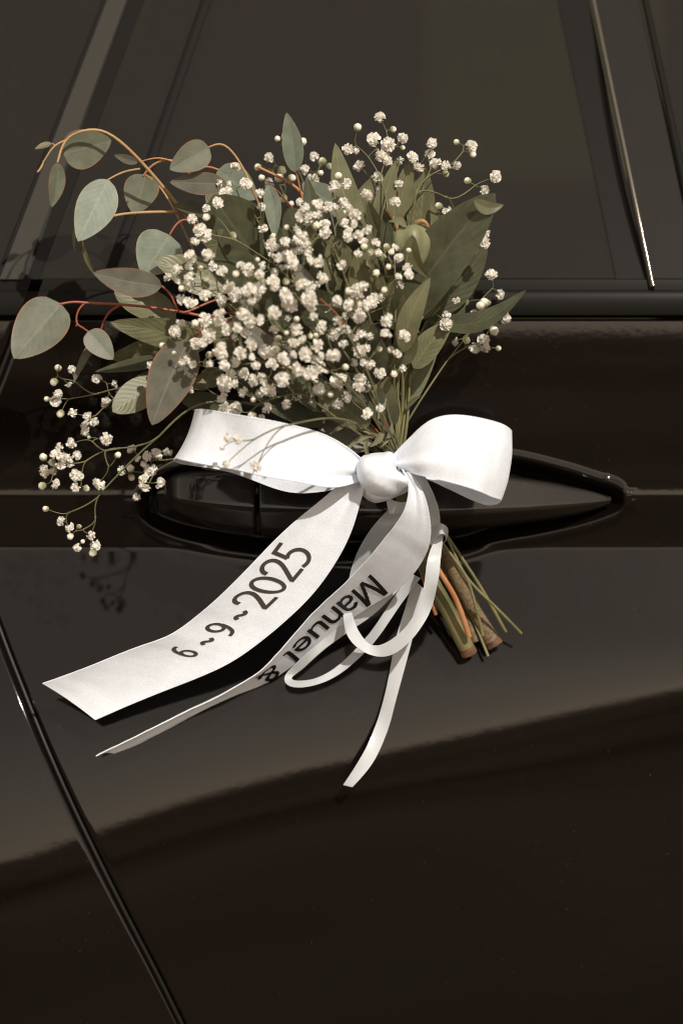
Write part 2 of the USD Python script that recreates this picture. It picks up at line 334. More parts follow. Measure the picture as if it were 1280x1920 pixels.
# ------------------------------------------------------------------ ribbons
VELVET = mat('white_velvet', {
    'g': ('geometry', {}), 'n': ('noise_texture', {'scale': 1700.0, 'detail': 2.0}), 'n2': ('noise_texture', {'scale': 90.0, 'detail': 3.0}),
    'r': ('rgb_ramp', {'ramp': [(0.25, (0.65, 0.685, 0.745)), (0.75, (0.82, 0.855, 0.915))]}),
    'r2': ('rgb_ramp', {'ramp': [(0.3, (0.93, 0.93, 0.93)), (0.7, (1.0, 1.0, 1.0))]}), 'mx': ('mix_color', {'blend_type': 'multiply', 'fac': 1.0}),
    'b': ('bump', {'strength': 0.5, 'distance': 0.00025}),
    'p': ('principled_bsdf', {'roughness': 0.85, 'specular_ior_level': 0.1, 'sheen_weight': 0.12, 'sheen_roughness': 0.4})},
    [('g.position', 'n.vector'), ('g.position', 'n2.vector'), ('n.fac', 'r.fac'), ('n2.fac', 'r2.fac'), ('r.color', 'mx.a'), ('r2.color', 'mx.b'), ('mx.result', 'p.base_color'),
     ('n.fac', 'b.height'), ('b.normal', 'p.normal')])
SATIN = mat('ivory_satin', {
    'g': ('geometry', {}), 'n': ('noise_texture', {'scale': 140.0, 'detail': 3.0}), 'b': ('bump', {'strength': 0.35, 'distance': 0.0004}),
    'p': ('principled_bsdf', {'base_color': (0.63, 0.65, 0.665), 'roughness': 0.27, 'specular_ior_level': 0.5}),
    't': ('translucent_bsdf', {'color': (0.63, 0.65, 0.665)}), 'm': ('mix_closure', {'fac': 0.22})},
    [('g.position', 'n.vector'), ('n.fac', 'b.height'), ('b.normal', 'p.normal'), ('p.BSDF', 'm.closure1'), ('t.BSDF', 'm.closure2')], surface='m.closure')
PRINT = plain('bronze_print', (0.055, 0.045, 0.036), 0.34)
INK = plain('black_print', (0.007, 0.006, 0.005), 0.55, specular_ior_level=0.12)

def lift(rows):
    return np.array([on_car(a, b, y - 5) if y > 4 else at(a, b, y) for a, b, y in rows])
def ribbon_grid(Arows, Brows, n=90, m=15, cup=0.0, ripple=0.0, seed=0, pinch=(0.0, 0.0)):
    a, b = lift(Arows), lift(Brows)
    d = np.r_[0, np.cumsum(np.sqrt((np.linalg.norm(np.diff(a, axis=0), axis=1) + np.linalg.norm(np.diff(b, axis=0), axis=1)) * 0.5 + 1e-9))]; d /= d[-1]
    u = np.linspace(0, 1, n)
    a, b = CubicSpline(d, a, bc_type='natural')(u), CubicSpline(d, b, bc_type='natural')(u)
    t = np.linspace(0, 1, m)
    G = a[:, None] * (1 - t)[None, :, None] + b[:, None] * t[None, :, None]
    if cup or ripple or any(pinch):
        N = grid_normals(G)
        h = cup * 4 * (t * (1 - t))[None, :] * np.ones((n, 1))
        arc = np.r_[0, np.cumsum(np.linalg.norm(np.diff((a + b) / 2, axis=0), axis=1))]
        for amp, q in zip(pinch, (arc, arc[-1] - arc)):     # folds gathered where the ribbon goes into the knot
            h = h + amp * np.exp(-q / 0.013)[:, None] * np.sin(t * 3 * math.pi + 0.6 * seed)[None, :] + 0.35 * amp * np.exp(-q / 0.024)[:, None] * np.sin(t * 5.2 * math.pi + seed)[None, :]
        if ripple:
            w = np.linalg.norm(b - a, axis=1)
            arc = np.r_[0, np.cumsum(np.linalg.norm(np.diff((a + b) / 2, axis=0), axis=1))]
            q = np.stack([arc[:, None] * 60 + 0 * t, (w[:, None] * t) * 22, np.full((n, m), seed * 7.3)], -1)
            h = h + ripple * (meshkit.fbm(q, 3, seed) - 0.5) * 2
        G = G + N * h[..., None]
    return G
def grid_normals(G):
    n = np.cross(np.gradient(G, axis=1), np.gradient(G, axis=0)); n /= np.linalg.norm(n, axis=2, keepdims=True) + 1e-15
    return n
def solid(G, thick, piping=0.0):
    n, m = G.shape[:2]; N = grid_normals(G)
    T, B = G + N * thick / 2, G - N * thick / 2
    ring = np.concatenate([T, B[:, ::-1]], axis=1)
    parts = [(ring.reshape(-1, 3), grid_faces(n, 2 * m, True))]
    for r in (ring[0], ring[-1]):
        f = np.array([[k, k + 1, 2 * m - 2 - k, 2 * m - 1 - k] for k in range(m - 1)])
        parts.append((r, f))
    if piping:
        parts += [tube(G[:, 0], piping, 6), tube(G[:, -1], piping, 6)]
    V, F = join(parts)
    return V, F
def ribbon(name, mat_, parent, A_, B_, n=90, m=15, cup=0.0, ripple=0.0, thick=0.0007, piping=0.0, seed=0, label=None, pinch=(0.0, 0.0)):
    G = ribbon_grid(A_, B_, n, m, cup, ripple, seed, pinch)
    return G, obj(name, solid(G, thick, piping), mat_, parent, smooth=50, label=label)

bow = thing('velvet_bow', 'white velvet ribbon tied in a bow with a printed date on its broad tail', 'ribbon')
ribbon('bow_loop', VELVET, bow,
       [(684, 864, -.036), (622, 822, -.054), (560, 801, -.064), (500, 788, -.066), (440, 778, -.060), (388, 769, -.048), (368, 769, -.034), (376, 774, -.014), (440, 790, -.004), (560, 830, 0), (680, 868, -.012)],
       [(668, 900, -.038), (620, 913, -.056), (560, 903, -.065), (500, 893, -.067), (440, 880, -.060), (352, 864, -.050), (330, 859, -.036), (338, 868, -.018), (430, 884, -.008), (545, 922, -.004), (672, 905, -.012)],
       n=150, cup=0.0015, ripple=0.0011, piping=0.0005, seed=1, m=33, pinch=(.0020, .0012))
ribbon('bow_loop', VELVET, bow,
       [(738, 862, -.036), (770, 822, -.046), (806, 790, -.052), (852, 779, -.054), (905, 786, -.050), (945, 798, -.040), (958, 808, -.029), (945, 804, -.017), (870, 786, -.008), (800, 806, -.002), (745, 862, -.012)],
       [(744, 876, -.038), (773, 887, -.050), (805, 894, -.056), (850, 905, -.057), (895, 919, -.053), (926, 932, -.043), (938, 938, -.032), (922, 946, -.020), (884, 936, -.012), (820, 906, -.004), (755, 880, -.012)],
       n=150, cup=0.0022, ripple=0.0012, piping=0.0005, seed=2, m=33, pinch=(.0024, .0012))
# the knot: a rounded wrap with creases, and the fold hanging under it
def blob(outline, cx, cy, front, back, seed, crease=0.0012, power=0.75):
    o = np.array(outline, float) - [cx, cy]
    ang = np.arctan2(o[:, 1], o[:, 0]); k = np.argsort(ang); ang, rad = ang[k], np.hypot(o[:, 0], o[:, 1])[k]
    cs = CubicSpline(np.r_[ang, ang[0] + 2 * math.pi], np.r_[rad, rad[0]], bc_type='periodic')
    nt, nf = 96, 48; th = np.linspace(0, 2 * math.pi, nt, endpoint=False); ph = np.linspace(0.05, math.pi - 0.05, nf)
    V = []
    for f in ph:
        s = math.sin(f) ** power
        yy = (front + back) / 2 - (back - front) / 2 * math.copysign(abs(math.cos(f)) ** 0.9, math.cos(f))
        for a in th:
            r = float(cs(a)) * s
            V.append(at(cx + r * math.cos(a), cy + r * math.sin(a), yy))
    V = np.array(V)
    c = V.mean(0); d = V - c; d /= np.linalg.norm(d, axis=1, keepdims=True)
    q = np.stack([V[:, 0] * 75 + V[:, 2] * 40, V[:, 2] * 160 - V[:, 0] * 90, V[:, 1] * 60], -1)
    pu = np.array([project(p) for p in V]); du = (pu[:, 0] - cx) / 48.0; dv = (pu[:, 1] - cy) / 45.0
    # folds gathered along the wrap, deepest towards both sides where the loops come out
    fold = np.sin(du * 7.5 + dv * 2.2 + 1.4 * np.sin(dv * 2.0 + seed)) * np.clip(np.abs(du + 0.1) - 0.15, 0, 1) * 1.1 + 0.5 * np.sin(dv * 9 - du * 4.5 + seed) * np.clip(dv, 0, 1)
    V = V + d * ((meshkit.fbm(q, 3, seed) - 0.5) * 2 * crease + fold * 0.0011)[:, None]
    F = grid_faces(nf, nt, True); F = np.vstack([F[:, [0, 1, 2]], F[:, [0, 2, 3]]])
    k = np.arange(nt); e = (nf - 1) * nt; n0 = len(V)
    V = np.vstack([V, V[:nt].mean(0), V[e:].mean(0)])
    return V, np.vstack([F, np.stack([np.full(nt, n0), (k + 1) % nt, k], 1), np.stack([np.full(nt, n0 + 1), e + k, e + (k + 1) % nt], 1)])
obj('knot_fold', blob([(674, 905), (680, 926), (694, 940), (715, 943), (740, 934), (768, 908), (760, 890), (700, 885)], 716, 912, -.045, -.008, 5, 0.0010), VELVET, bow)
obj('knot', blob([(667, 880), (673, 862), (692, 851), (718, 848), (738, 850), (745, 866), (752, 886), (767, 903), (760, 915), (740, 930), (718, 934), (694, 926), (674, 905)], 712, 888, -.060, -.012, 3, 0.0006), VELVET, bow)
TAIL, tl = ribbon('tail', VELVET, bow,
       [(664, 886, -.038), (640, 906, -.038), (600, 940, -.037), (540, 990, -.034), (480, 1050, -.029), (420, 1111, -.024), (370, 1155, -.019), (320, 1190, -.015), (260, 1213, -.011), (170, 1249, -.005), (80, 1282, .001)],
       [(684, 914, -.040), (676, 936, -.040), (664, 978, -.038), (640, 1034, -.034), (602, 1093, -.029), (560, 1140, -.024), (505, 1189, -.019), (452, 1229, -.015), (395, 1260, -.011), (290, 1302, -.004), (178, 1350, .002)],
       n=130, cup=0.002, ripple=0.0006, piping=0.00035, seed=4, m=25, pinch=(.0018, 0), label='broad tail printed with the date')
NAMETAIL, tl2 = ribbon('tail', VELVET, bow,
       [(752, 880, -.048), (765, 908, -.048), (760, 950, -.046), (740, 985, -.041), (694, 1043, -.029), (640, 1099, -.016), (586, 1151, -.007), (534, 1210, -.002), (486, 1260, .0), (438, 1291, .0), (330, 1343, -.002), (250, 1383, -.003), (180, 1418, .0)],
       [(770, 886, -.046), (787, 912, -.046), (802, 956, -.043), (803, 1022, -.032), (752, 1098, -.009), (686, 1140, .008), (630, 1184, .020), (566, 1233, .027), (503, 1278, .028), (447, 1300, .028), (340, 1352, .0235), (262, 1394, .021), (214, 1413, .019)],
       n=150, cup=0.0015, ripple=0.0008, piping=0.00035, seed=6, m=21, pinch=(.0014, 0), label='narrow turned tail printed with a name')

def stroke(points, w, smooth=True, n=40):
    P = np.array(points, float)
    return LineString(spline(P, n) if smooth else P).buffer(w / 2, cap_style='flat', join_style='mitre', mitre_limit=3)
def digit(c, w):
    if c == '2': return union_all([stroke([(.03, .74), (.08, .9), (.24, .985), (.4, .9), (.44, .72), (.36, .5), (.2, .26), (.05, .05)], w), stroke([(.02, .045), (.48, .045)], w, False)])
    if c == '0': return Point(0, 0).buffer(1, 32).difference(Point(0, 0).buffer(1e-6)) and affinity.translate(affinity.scale(Point(0, 0).buffer(1, 32), .24 + w / 2 - .03, .485), .25, .5).difference(affinity.translate(affinity.scale(Point(0, 0).buffer(1, 32), .24 - w / 2 - .03, .485 - w), .25, .5))
    if c == '5': return union_all([stroke([(.44, .955), (.13, .955), (.10, .55)], w, False), stroke([(.095, .555), (.2, .6), (.34, .56), (.44, .43), (.45, .27), (.36, .11), (.2, .035), (.03, .07)], w)])
    if c == '6': return union_all([affinity.translate(affinity.scale(Point(0, 0).buffer(1, 32), .245, .31), .25, .31).difference(affinity.translate(affinity.scale(Point(0, 0).buffer(1, 32), .245 - w, .31 - w), .25, .31)), stroke([(.44, .95), (.26, .9), (.12, .7), (.05, .36)], w)])
    if c == '9': return affinity.rotate(digit('6', w), 180, origin=(.25, .5))
    if c == '~': return stroke([(0, .46), (.06, .55), (.14, .54), (.22, .46), (.3, .45), (.36, .54)], w)
def lay(shape, G, s0, direction, t0, up, mat_, parent, name, off=0.0007):
    """print a flat shape (metres; x = reading direction, y = up) onto a ribbon"""
    polys = [g for g in getattr(shape, 'geoms', [shape]) if g.area > 0]
    Vs, Fs, k = [], [], 0
    for pg in polys:
        v, f = trimesh.creation.triangulate_polygon(pg.simplify(0.00004), engine='earcut')
        Vs.append(v); Fs.append(f + k); k += len(v)
    v, f = np.vstack(Vs), np.vstack(Fs)
    v, f = trimesh.remesh.subdivide_to_size(np.c_[v, np.zeros(len(v))], f, 0.0016, max_iter=12)
    n, m = G.shape[:2]
    N = grid_normals(G)
    mid = G[:, m // 2]; arc = np.r_[0, np.cumsum(np.linalg.norm(np.diff(mid, axis=0), axis=1))]
    wid = np.linalg.norm(np.diff(G, axis=1), axis=2).sum(1)
    fi = np.interp(s0 + direction * v[:, 0], arc, np.arange(n))
    w = np.interp(fi, np.arange(n), wid)
    fj = np.clip(t0 + up * v[:, 1] / w, 0.01, 0.99) * (m - 1)
    i0 = np.clip(fi.astype(int), 0, n - 2); j0 = np.clip(fj.astype(int), 0, m - 2); a = (fi - i0)[:, None]; b = (fj - j0)[:, None]
    lerp = lambda Q: (Q[i0, j0] * (1 - b) + Q[i0, j0 + 1] * b) * (1 - a) + (Q[i0 + 1, j0] * (1 - b) + Q[i0 + 1, j0 + 1] * b) * a
    P, Nn = lerp(G), lerp(N); Nn /= np.linalg.norm(Nn, axis=1, keepdims=True)
    sg = np.sign(((EYE - P) * Nn).sum(1).mean())
    return obj(name, (P + Nn * sg * off, f), mat_, parent)
def arc_at(G, px, py):
    mid = G[:, G.shape[1] // 2]; arc = np.r_[0, np.cumsum(np.linalg.norm(np.diff(mid, axis=0), axis=1))]
    q = np.array([project(p) for p in mid]); return arc[np.argmin(np.hypot(q[:, 0] - px, q[:, 1] - py))]
s6, s5 = arc_at(TAIL, 335, 1219), arc_at(TAIL, 583, 1036)
glyph = [('6', 0.0, 0.72, -0.03, 1.05), ('~', 0.74, 1.0, -0.12, 0.9), ('9', 1.28, .80, -0.03, 1.05), ('~', 1.98, 1.0, -0.1, 1.0), ('2', 2.54, 1.0, 0, 1.1), ('0', 3.12, 1.0, 0, 1.1), ('2', 3.70, 1.0, 0, 1.1), ('5', 4.26, 1.0, 0, 1.1)]
H = 0.0184; unit = (s6 - s5) / (4.80 * H)
for ch, x, sc, dy, sx in glyph:
    sh = affinity.translate(affinity.scale(digit(ch, 0.105 / (sc ** 0.5)), H * sc * sx * unit, H * sc * 1.13, origin=(0, 0)), x * H * unit, (0.5 - sc / 2 + dy) * H)
    lay(sh, TAIL, s6, -1, 0.665, -1, PRINT, tl, 'digit' if ch != '~' else 'dash')
# the name, reading the other way along the turned tail
from PIL import ImageFont, Image, ImageDraw
import glob
def letter(c, h):
    m = meshkit.text_mesh(c, h, 0.001)
    top = m.triangles[m.face_normals[:, 2] > 0.9]
    return union_all([Polygon(t[:, :2]).buffer(1e-6) for t in top])
sM, sE = arc_at(NAMETAIL, 704, 1086), arc_at(NAMETAIL, 474, 1281)
wM = float(np.linalg.norm(np.diff(NAMETAIL, axis=1), axis=2).sum(1)[60])
x = 0.0; HL = 0.63 * wM; adv = []
for c in 'Manuel &':
    if c == ' ': x += 0.006; continue
    L = letter(c, HL); w = L.bounds[2] - L.bounds[0]
    adv.append((affinity.translate(L, x - L.bounds[0], 0), c)); x += w + 0.0026
for L, c in adv:
    L = affinity.scale(L, (sE - sM) / x, 1.0, origin=(0, 0)).buffer(0.00022)
    lay(L, NAMETAIL, sM, 1, 0.33, 1, INK, tl2, 'letter' if c != '&' else 'ampersand')

sat = thing('satin_ribbon', 'narrow ivory satin ribbon looping round the stems below the velvet bow', 'ribbon')
def sr(A_, B_, label=None, **k):
    f = 0.84; nn = len(A_); sd_ = k.get('seed', 0)
    A_ = [(a[0], a[1], a[2] + 0.0035 * math.sin(2.6 * i + sd_)) for i, a in enumerate(A_)]
    A2 = [tuple(np.array(b) + (np.array(a) - np.array(b)) * (1 + f) / 2) for a, b in zip(A_, B_)]; B2 = [tuple(np.array(a) + (np.array(b) - np.array(a)) * (1 + f) / 2) for a, b in zip(A_, B_)]
    return ribbon('strand', SATIN, sat, A2, B2, **{**dict(n=80, m=9, cup=0.0001, ripple=0.0006, thick=0.0002), **k}, label=label)
sr([(772, 1085, .012), (757, 1140, .012), (740, 1195, .014), (722, 1290, .016), (705, 1350, .015), (682, 1405, .013), (642, 1472, .008)],
   [(802, 1110, .012), (785, 1160, .012), (774, 1205, .014), (748, 1300, .014), (730, 1365, .012), (703, 1428, .009), (662, 1477, .006)], seed=11, label='long hanging end')
sr([(832, 1003, -.012), (828, 1050, -.018), (824, 1085, -.020), (811, 1140, -.020), (782, 1190, -.018), (735, 1230, -.014), (690, 1228, -.010), (655, 1202, -.005), (643, 1168, .003), (640, 1140, .012)],
   [(820, 997, -.012), (800, 1045, -.016), (794, 1085, -.018), (786, 1125, -.018), (760, 1172, -.014), (720, 1204, -.009), (694, 1206, -.004), (676, 1186, .0), (664, 1158, .006), (658, 1135, .014)], seed=12, label='small front loop')
sr([(740, 1085, .012), (700, 1125, .014), (650, 1165, .017), (600, 1202, .018), (555, 1243, .016), (533, 1268, .010), (540, 1286, .004), (580, 1288, .002), (640, 1263, .004), (700, 1207, .006), (745, 1145, .006), (790, 1085, .004)],
   [(755, 1100, .014), (705, 1150, .016), (655, 1186, .019), (605, 1222, .022), (566, 1257, .021), (549, 1270, .017), (556, 1275, .012), (590, 1271, .009), (640, 1241, .011), (692, 1185, .013), (733, 1125, .013), (770, 1075, .010)], n=120, seed=13, label='long low loop')
sr([(728, 952, .0), (697, 985, .0), (668, 1032, .004), (652, 1080, .012), (648, 1112, .016)], [(762, 960, -.004), (730, 1000, -.002), (706, 1042, .003), (690, 1085, .012), (682, 1112, .016)], seed=14)
sr([(768, 884, -.030), (790, 930, -.026), (803, 970, -.020), (804, 1008, -.012)], [(800, 895, -.022), (817, 932, -.016), (826, 968, -.010), (826, 1000, -.006)], seed=15)
sr([(722, 928, -.030), (750, 940, -.034), (778, 934, -.032)], [(730, 966, -.026), (755, 964, -.030), (780, 958, -.028)], seed=16)
sr([(800, 1004, -.012), (808, 986, -.018), (826, 980, -.022), (840, 990, -.016), (837, 1012, -.008)], [(808, 1028, -.010), (817, 1012, -.018), (828, 1003, -.022), (836, 1010, -.014), (826, 1026, -.006)], n=50, seed=17, label='tiny loop of the side knot')

# ------------------------------------------------------------------ the bouquet
import random
rng = np.random.default_rng(20); random.seed(4)
def leafmat(name, face, vein, edge, rough, trans, spec=0.4, vs=0.08):
    return mat(name, {
        'uv': ('uvmap', {'attribute': 'st'}), 'x': ('separate_xyz', {}), 'g': ('geometry', {}), 'o': ('object_info', {}),
        'n': ('noise_texture', {'scale': 130.0, 'detail': 4.0}), 'n2': ('noise_texture', {'scale': 900.0, 'detail': 2.0}),
        'nr': ('rgb_ramp', {'ramp': [(0.3, tuple(0.80 * c for c in face)), (0.7, tuple(min(1, 1.22 * c) for c in face))]}),
        'sub': ('math', {'math_type': 'subtract', 'value2': 0.5}), 'ab': ('math', {'math_type': 'absolute'}),
        'mid': ('map_range', {'from_min': 0.010, 'from_max': 0.034, 'to_min': 0.75, 'to_max': 0.0, 'clamp': True}),
        'rim': ('map_range', {'from_min': 0.468, 'from_max': 0.495, 'to_min': 0.0, 'to_max': 1.0, 'clamp': True}),
        # side veins run out and forward from the midrib
        'va': ('math', {'math_type': 'multiply', 'value2': -0.62}), 'vs': ('math', {'math_type': 'add'}), 'vf': ('math', {'math_type': 'multiply', 'value2': 9.0}),
        'fr': ('math', {'math_type': 'fraction'}), 'f5': ('math', {'math_type': 'subtract', 'value2': 0.5}), 'fa': ('math', {'math_type': 'absolute'}),
        'vein': ('map_range', {'from_min': 0.02, 'from_max': 0.09, 'to_min': vs, 'to_max': 0.0, 'clamp': True}),
        'mx': ('math', {'math_type': 'maximum'}),
        'm1': ('mix_color', {'b': vein}), 'm2': ('mix_color', {'b': edge}),
        'b': ('bump', {'strength': 0.5, 'distance': 0.00045 * vs / 0.3}),
        'p': ('principled_bsdf', {'roughness': rough, 'specular_ior_level': spec}), 't': ('translucent_bsdf', {}), 'm': ('mix_closure', {'fac': trans})},
        [('uv.UV', 'x.vector'), ('x.x', 'sub.value1'), ('sub.value', 'ab.value1'), ('ab.value', 'mid.value'), ('ab.value', 'rim.value'), ('ab.value', 'va.value1'),
         ('va.value', 'vs.value1'), ('x.y', 'vs.value2'), ('vs.value', 'vf.value1'), ('vf.value', 'fr.value1'), ('fr.value', 'f5.value1'), ('f5.value', 'fa.value1'), ('fa.value', 'vein.value'),
         ('mid.result', 'mx.value1'), ('vein.result', 'mx.value2'), ('g.position', 'n.vector'), ('g.position', 'n2.vector'), ('n.fac', 'nr.fac'), ('nr.color', 'm1.a'), ('mx.value', 'm1.fac'), ('m1.result', 'm2.a'), ('rim.result', 'm2.fac'),
         ('m2.result', 'p.base_color'), ('m2.result', 't.color'), ('fa.value', 'b.height'), ('b.normal', 'p.normal'), ('p.BSDF', 'm.closure1'), ('t.BSDF', 'm.closure2')], surface='m.closure')
EUC = leafmat('eucalyptus_leaf', (0.122, 0.128, 0.088), (0.175, 0.175, 0.122), (0.30, 0.13, 0.07), 0.5, 0.16)
EUCPALE = leafmat('eucalyptus_leaf_pale', (0.185, 0.213, 0.160), (0.25, 0.27, 0.21), (0.30, 0.24, 0.15), 0.5, 0.2)
EUCGREY = leafmat('eucalyptus_leaf_grey', (0.115, 0.11, 0.083), (0.19, 0.175, 0.135), (0.32, 0.12, 0.06), 0.5, 0.12)
GREEN = leafmat('broad_leaf', (0.150, 0.148, 0.080), (0.22, 0.205, 0.12), (0.13, 0.13, 0.07), 0.42, 0.18, vs=0.3)
DARK = leafmat('broad_leaf_dark', (0.062, 0.065, 0.036), (0.098, 0.097, 0.056), (0.075, 0.08, 0.04), 0.33, 0.12, vs=0.28)
OLIVE = leafmat('broad_leaf_olive', (0.15, 0.145, 0.075), (0.22, 0.205, 0.115), (0.19, 0.165, 0.09), 0.45, 0.25, vs=0.25)
PETAL = mat('white_petal', {'g': ('geometry', {}), 'n': ('noise_texture', {'scale': 420.0, 'detail': 3.0}),
    'r': ('rgb_ramp', {'ramp': [(0.24, (0.68, 0.60, 0.47)), (0.36, (0.88, 0.845, 0.775)), (0.7, (0.95, 0.925, 0.865))]}),
    'd': ('diffuse_bsdf', {}), 't': ('translucent_bsdf', {}), 'm': ('mix_closure', {'fac': 0.42})},
    [('g.position', 'n.vector'), ('n.fac', 'r.fac'), ('r.color', 'd.color'), ('r.color', 't.color'), ('d.BSDF', 'm.closure1'), ('t.BSDF', 'm.closure2')], surface='m.closure')
BUDM = mat('bud', {'uv': ('uvmap', {'attribute': 'st'}), 'x': ('separate_xyz', {}),
    'r': ('rgb_ramp', {'ramp': [(0, (0.14, 0.145, 0.07)), (0.36, (0.24, 0.24, 0.13)), (0.55, (0.60, 0.56, 0.44)), (0.8, (0.80, 0.74, 0.64)), (1, (0.62, 0.57, 0.42))]}),
    'p': ('principled_bsdf', {'roughness': 0.7, 'specular_ior_level': 0.2, 'subsurface_weight': 0.0})},
    [('uv.UV', 'x.vector'), ('x.y', 'r.fac'), ('r.color', 'p.base_color')])
def stemmat(name, a, b, scale=120.0, rough=0.5):
    return mat(name, {'g': ('geometry', {}), 'n': ('noise_texture', {'scale': scale, 'detail': 4.0}), 'r': ('rgb_ramp', {'ramp': [(0.35, a), (0.65, b)]}),
        'bp': ('bump', {'strength': 0.4, 'distance': 0.0005}), 'p': ('principled_bsdf', {'roughness': rough})},
        [('g.position', 'n.vector'), ('n.fac', 'r.fac'), ('r.color', 'p.base_color'), ('n.fac', 'bp.height'), ('bp.normal', 'p.normal')])
THREAD = stemmat('fine_stem', (0.085, 0.082, 0.034), (0.15, 0.135, 0.062))
TAN = stemmat('tan_twig', (0.30, 0.175, 0.07), (0.40, 0.25, 0.11), 60)
RED = stemmat('red_twig', (0.23, 0.05, 0.025), (0.30, 0.085, 0.04), 60)
ORANGE = stemmat('orange_twig', (0.33, 0.125, 0.05), (0.42, 0.20, 0.085), 60)
BARK = stemmat('speckled_bark', (0.085, 0.055, 0.028), (0.19, 0.13, 0.065), 700, 0.75)
STALKM = stemmat('green_stalk', (0.095, 0.095, 0.036), (0.19, 0.165, 0.07), 50, 0.5)
CUT = stemmat('cut_end', (0.06, 0.022, 0.012), (0.15, 0.07, 0.035), 160, 0.7)

bouquet = thing('bouquet', "hand-tied bouquet of white baby's breath and eucalyptus leaves tied to the car door handle", 'bouquet')

def leaf(bx, by, tx, ty, w, yb, yt, mat_, parent, roll=0.0, bend=0.0, fold=0.12, shape='e', curl=0.0, wave=0.0, side=0.0, asym=0.0, label=None):
    """one leaf from its base to its tip (pixels and depths), w pixels wide at its widest"""
    B, T = at(bx, by, yb), at(tx, ty, yt)
    ax = T - B; L = np.linalg.norm(ax); ax /= L
    n = -FWD - ax * (-FWD @ ax); n /= np.linalg.norm(n)
    sd = np.cross(ax, n)
    r = math.radians(roll); n, sd = n * math.cos(r) + sd * math.sin(r), sd * math.cos(r) - n * math.sin(r)
    nv, nu = 22, 13
    v = np.linspace(0, 1, nv); u = np.linspace(-1, 1, nu)
    if shape == 'e': pr = np.sin(math.pi * v ** 0.80) ** 0.72 * (1 - 0.10 * v)
    elif shape == 'o': pr = np.sin(math.pi * v ** 0.92) ** 0.60
    elif shape == 'b': pr = np.sin(math.pi * v ** 0.66) ** 0.68
    else: pr = np.sin(math.pi * v ** 0.85) ** 1.05
    pr[0] = 0.03; pr[-1] = 0.004
    W = w * PXM / 2
    U, Vv = np.meshgrid(u, v)
    off = W * pr[:, None] * U * (1 + asym * np.sign(U) * 0.25)
    mid = bend * L * np.sin(math.pi * v) + curl * L * v ** 2.2
    lateral = side * L * np.sin(math.pi * v)
    ph = rng.random() * 6.28
    lift_ = mid[:, None] + fold * np.abs(off) + wave * W * np.sin(Vv * 7.0 + ph + 0.9 * np.sign(U)) * np.abs(U) ** 2 * pr[:, None]
    P = B + ax * (L * v)[:, None, None] + sd * (off + lateral[:, None])[..., None] + n * lift_[..., None]
    uv = np.stack([(U + 1) / 2, Vv], -1).reshape(-1, 2)
    return obj('leaf', (P.reshape(-1, 3), grid_faces(nv, nu)), mat_, parent, uv=uv, label=label)
def twig(lines, mat_, name, parent=None, label=None):
    """one branch: lines of (px, py, depth) with a start and an end radius in pixels"""
    parts = []
    for L, r0, r1 in lines:
        P = np.array([at(*q) for q in L]); n = max(8, 5 * len(L))
        parts.append(tube(spline(P, n), np.linspace(r0, r1, n) * PXM, 7))
    return obj(name, join(parts), mat_, parent or bouquet, label=label)

# ---- eucalyptus branches
e1 = twig([([(520, 640, .01), (430, 510, .005), (330, 380, -.004), (262, 300, -.010), (197, 247, -.014), (155, 245, -.016), (124, 262, -.018), (108, 304, -.022)], 4.0, 2.2),
           ([(124, 262, -.018), (104, 272, -.020), (88, 292, -.022), (72, 320, -.024)], 2.0, 1.2), ([(82, 300, -.023), (78, 312, -.024), (70, 322, -.026)], 1.4, 2.0),
           ([(104, 272, -.020), (97, 268, -.020)], 1.4, 1.0), ([(262, 316, -.010), (232, 322, -.014), (203, 336, -.020)], 2.2, 1.6), ([(124, 262, -.018), (114, 280, -.012), (118, 288, -.008)], 1.6, 1.4)], TAN, 'eucalyptus_branch', label='tan branch arching highest on the left')
leaf(118, 286, 209, 262, 74, -.010, .000, EUC, e1, roll=20, fold=.1, shape='b', side=.02)
leaf(108, 304, 97, 388, 36, -.022, -.020, EUC, e1, roll=-35, fold=.25, side=-.05, asym=.5)
leaf(97, 268, 65, 279, 15, -.020, -.024, OLIVE, e1, roll=30, fold=.3)
leaf(203, 336, 146, 452, 76, -.020, -.030, EUCPALE, e1, roll=-8, fold=.07, shape='e', asym=-.2)
e2 = twig([([(480, 620, .02), (400, 540, .015), (330, 400, .010), (290, 340, .012), (272, 328, .014)], 3.0, 1.6), ([(345, 397, -.002), (290, 397, -.008), (230, 401, -.014), (190, 412, -.018), (158, 426, -.020), (139, 425, -.022)], 3.0, 2.0),
           ([(440, 560, .0), (390, 440, -.002), (345, 397, -.002)], 3.2, 3.0), ([(158, 426, -.020), (155, 446, -.020), (156, 462, -.020)], 1.5, 1.3)], TAN, 'eucalyptus_branch', label='tan branch with a hanging sliver of a leaf')
leaf(274, 326, 252, 402, 70, .014, .010, EUC, e2, roll=15, fold=.08, shape='b')
leaf(156, 458, 180, 518, 13, -.020, -.016, OLIVE, e2, roll=40, fold=.3, side=.06)
leaf(139, 426, 140, 470, 9, -.022, -.020, OLIVE, e2, roll=40, fold=.3)
e3 = twig([([(470, 560, .02), (420, 400, .018), (370, 340, .016), (320, 300, .014), (285, 310, .014), (268, 330, .014)], 3.2, 2.0), ([(400, 360, .018), (362, 345, .016), (355, 318, .01)], 2.4, 2.0),
           ([(340, 310, .015), (300, 296, .012), (262, 303, .012)], 1.8, 1.3), ([(410, 318, .012), (385, 312, .013), (355, 320, .013)], 2.0, 2.0)], ORANGE, 'eucalyptus_branch', label='orange branch behind the upper leaves')
leaf(258, 304, 214, 290, 18, .012, .014, EUC, e3, roll=-20, fold=.2)
leaf(408, 318, 482, 372, 64, .012, .016, EUCPALE, e3, roll=10, shape='b', fold=.08)
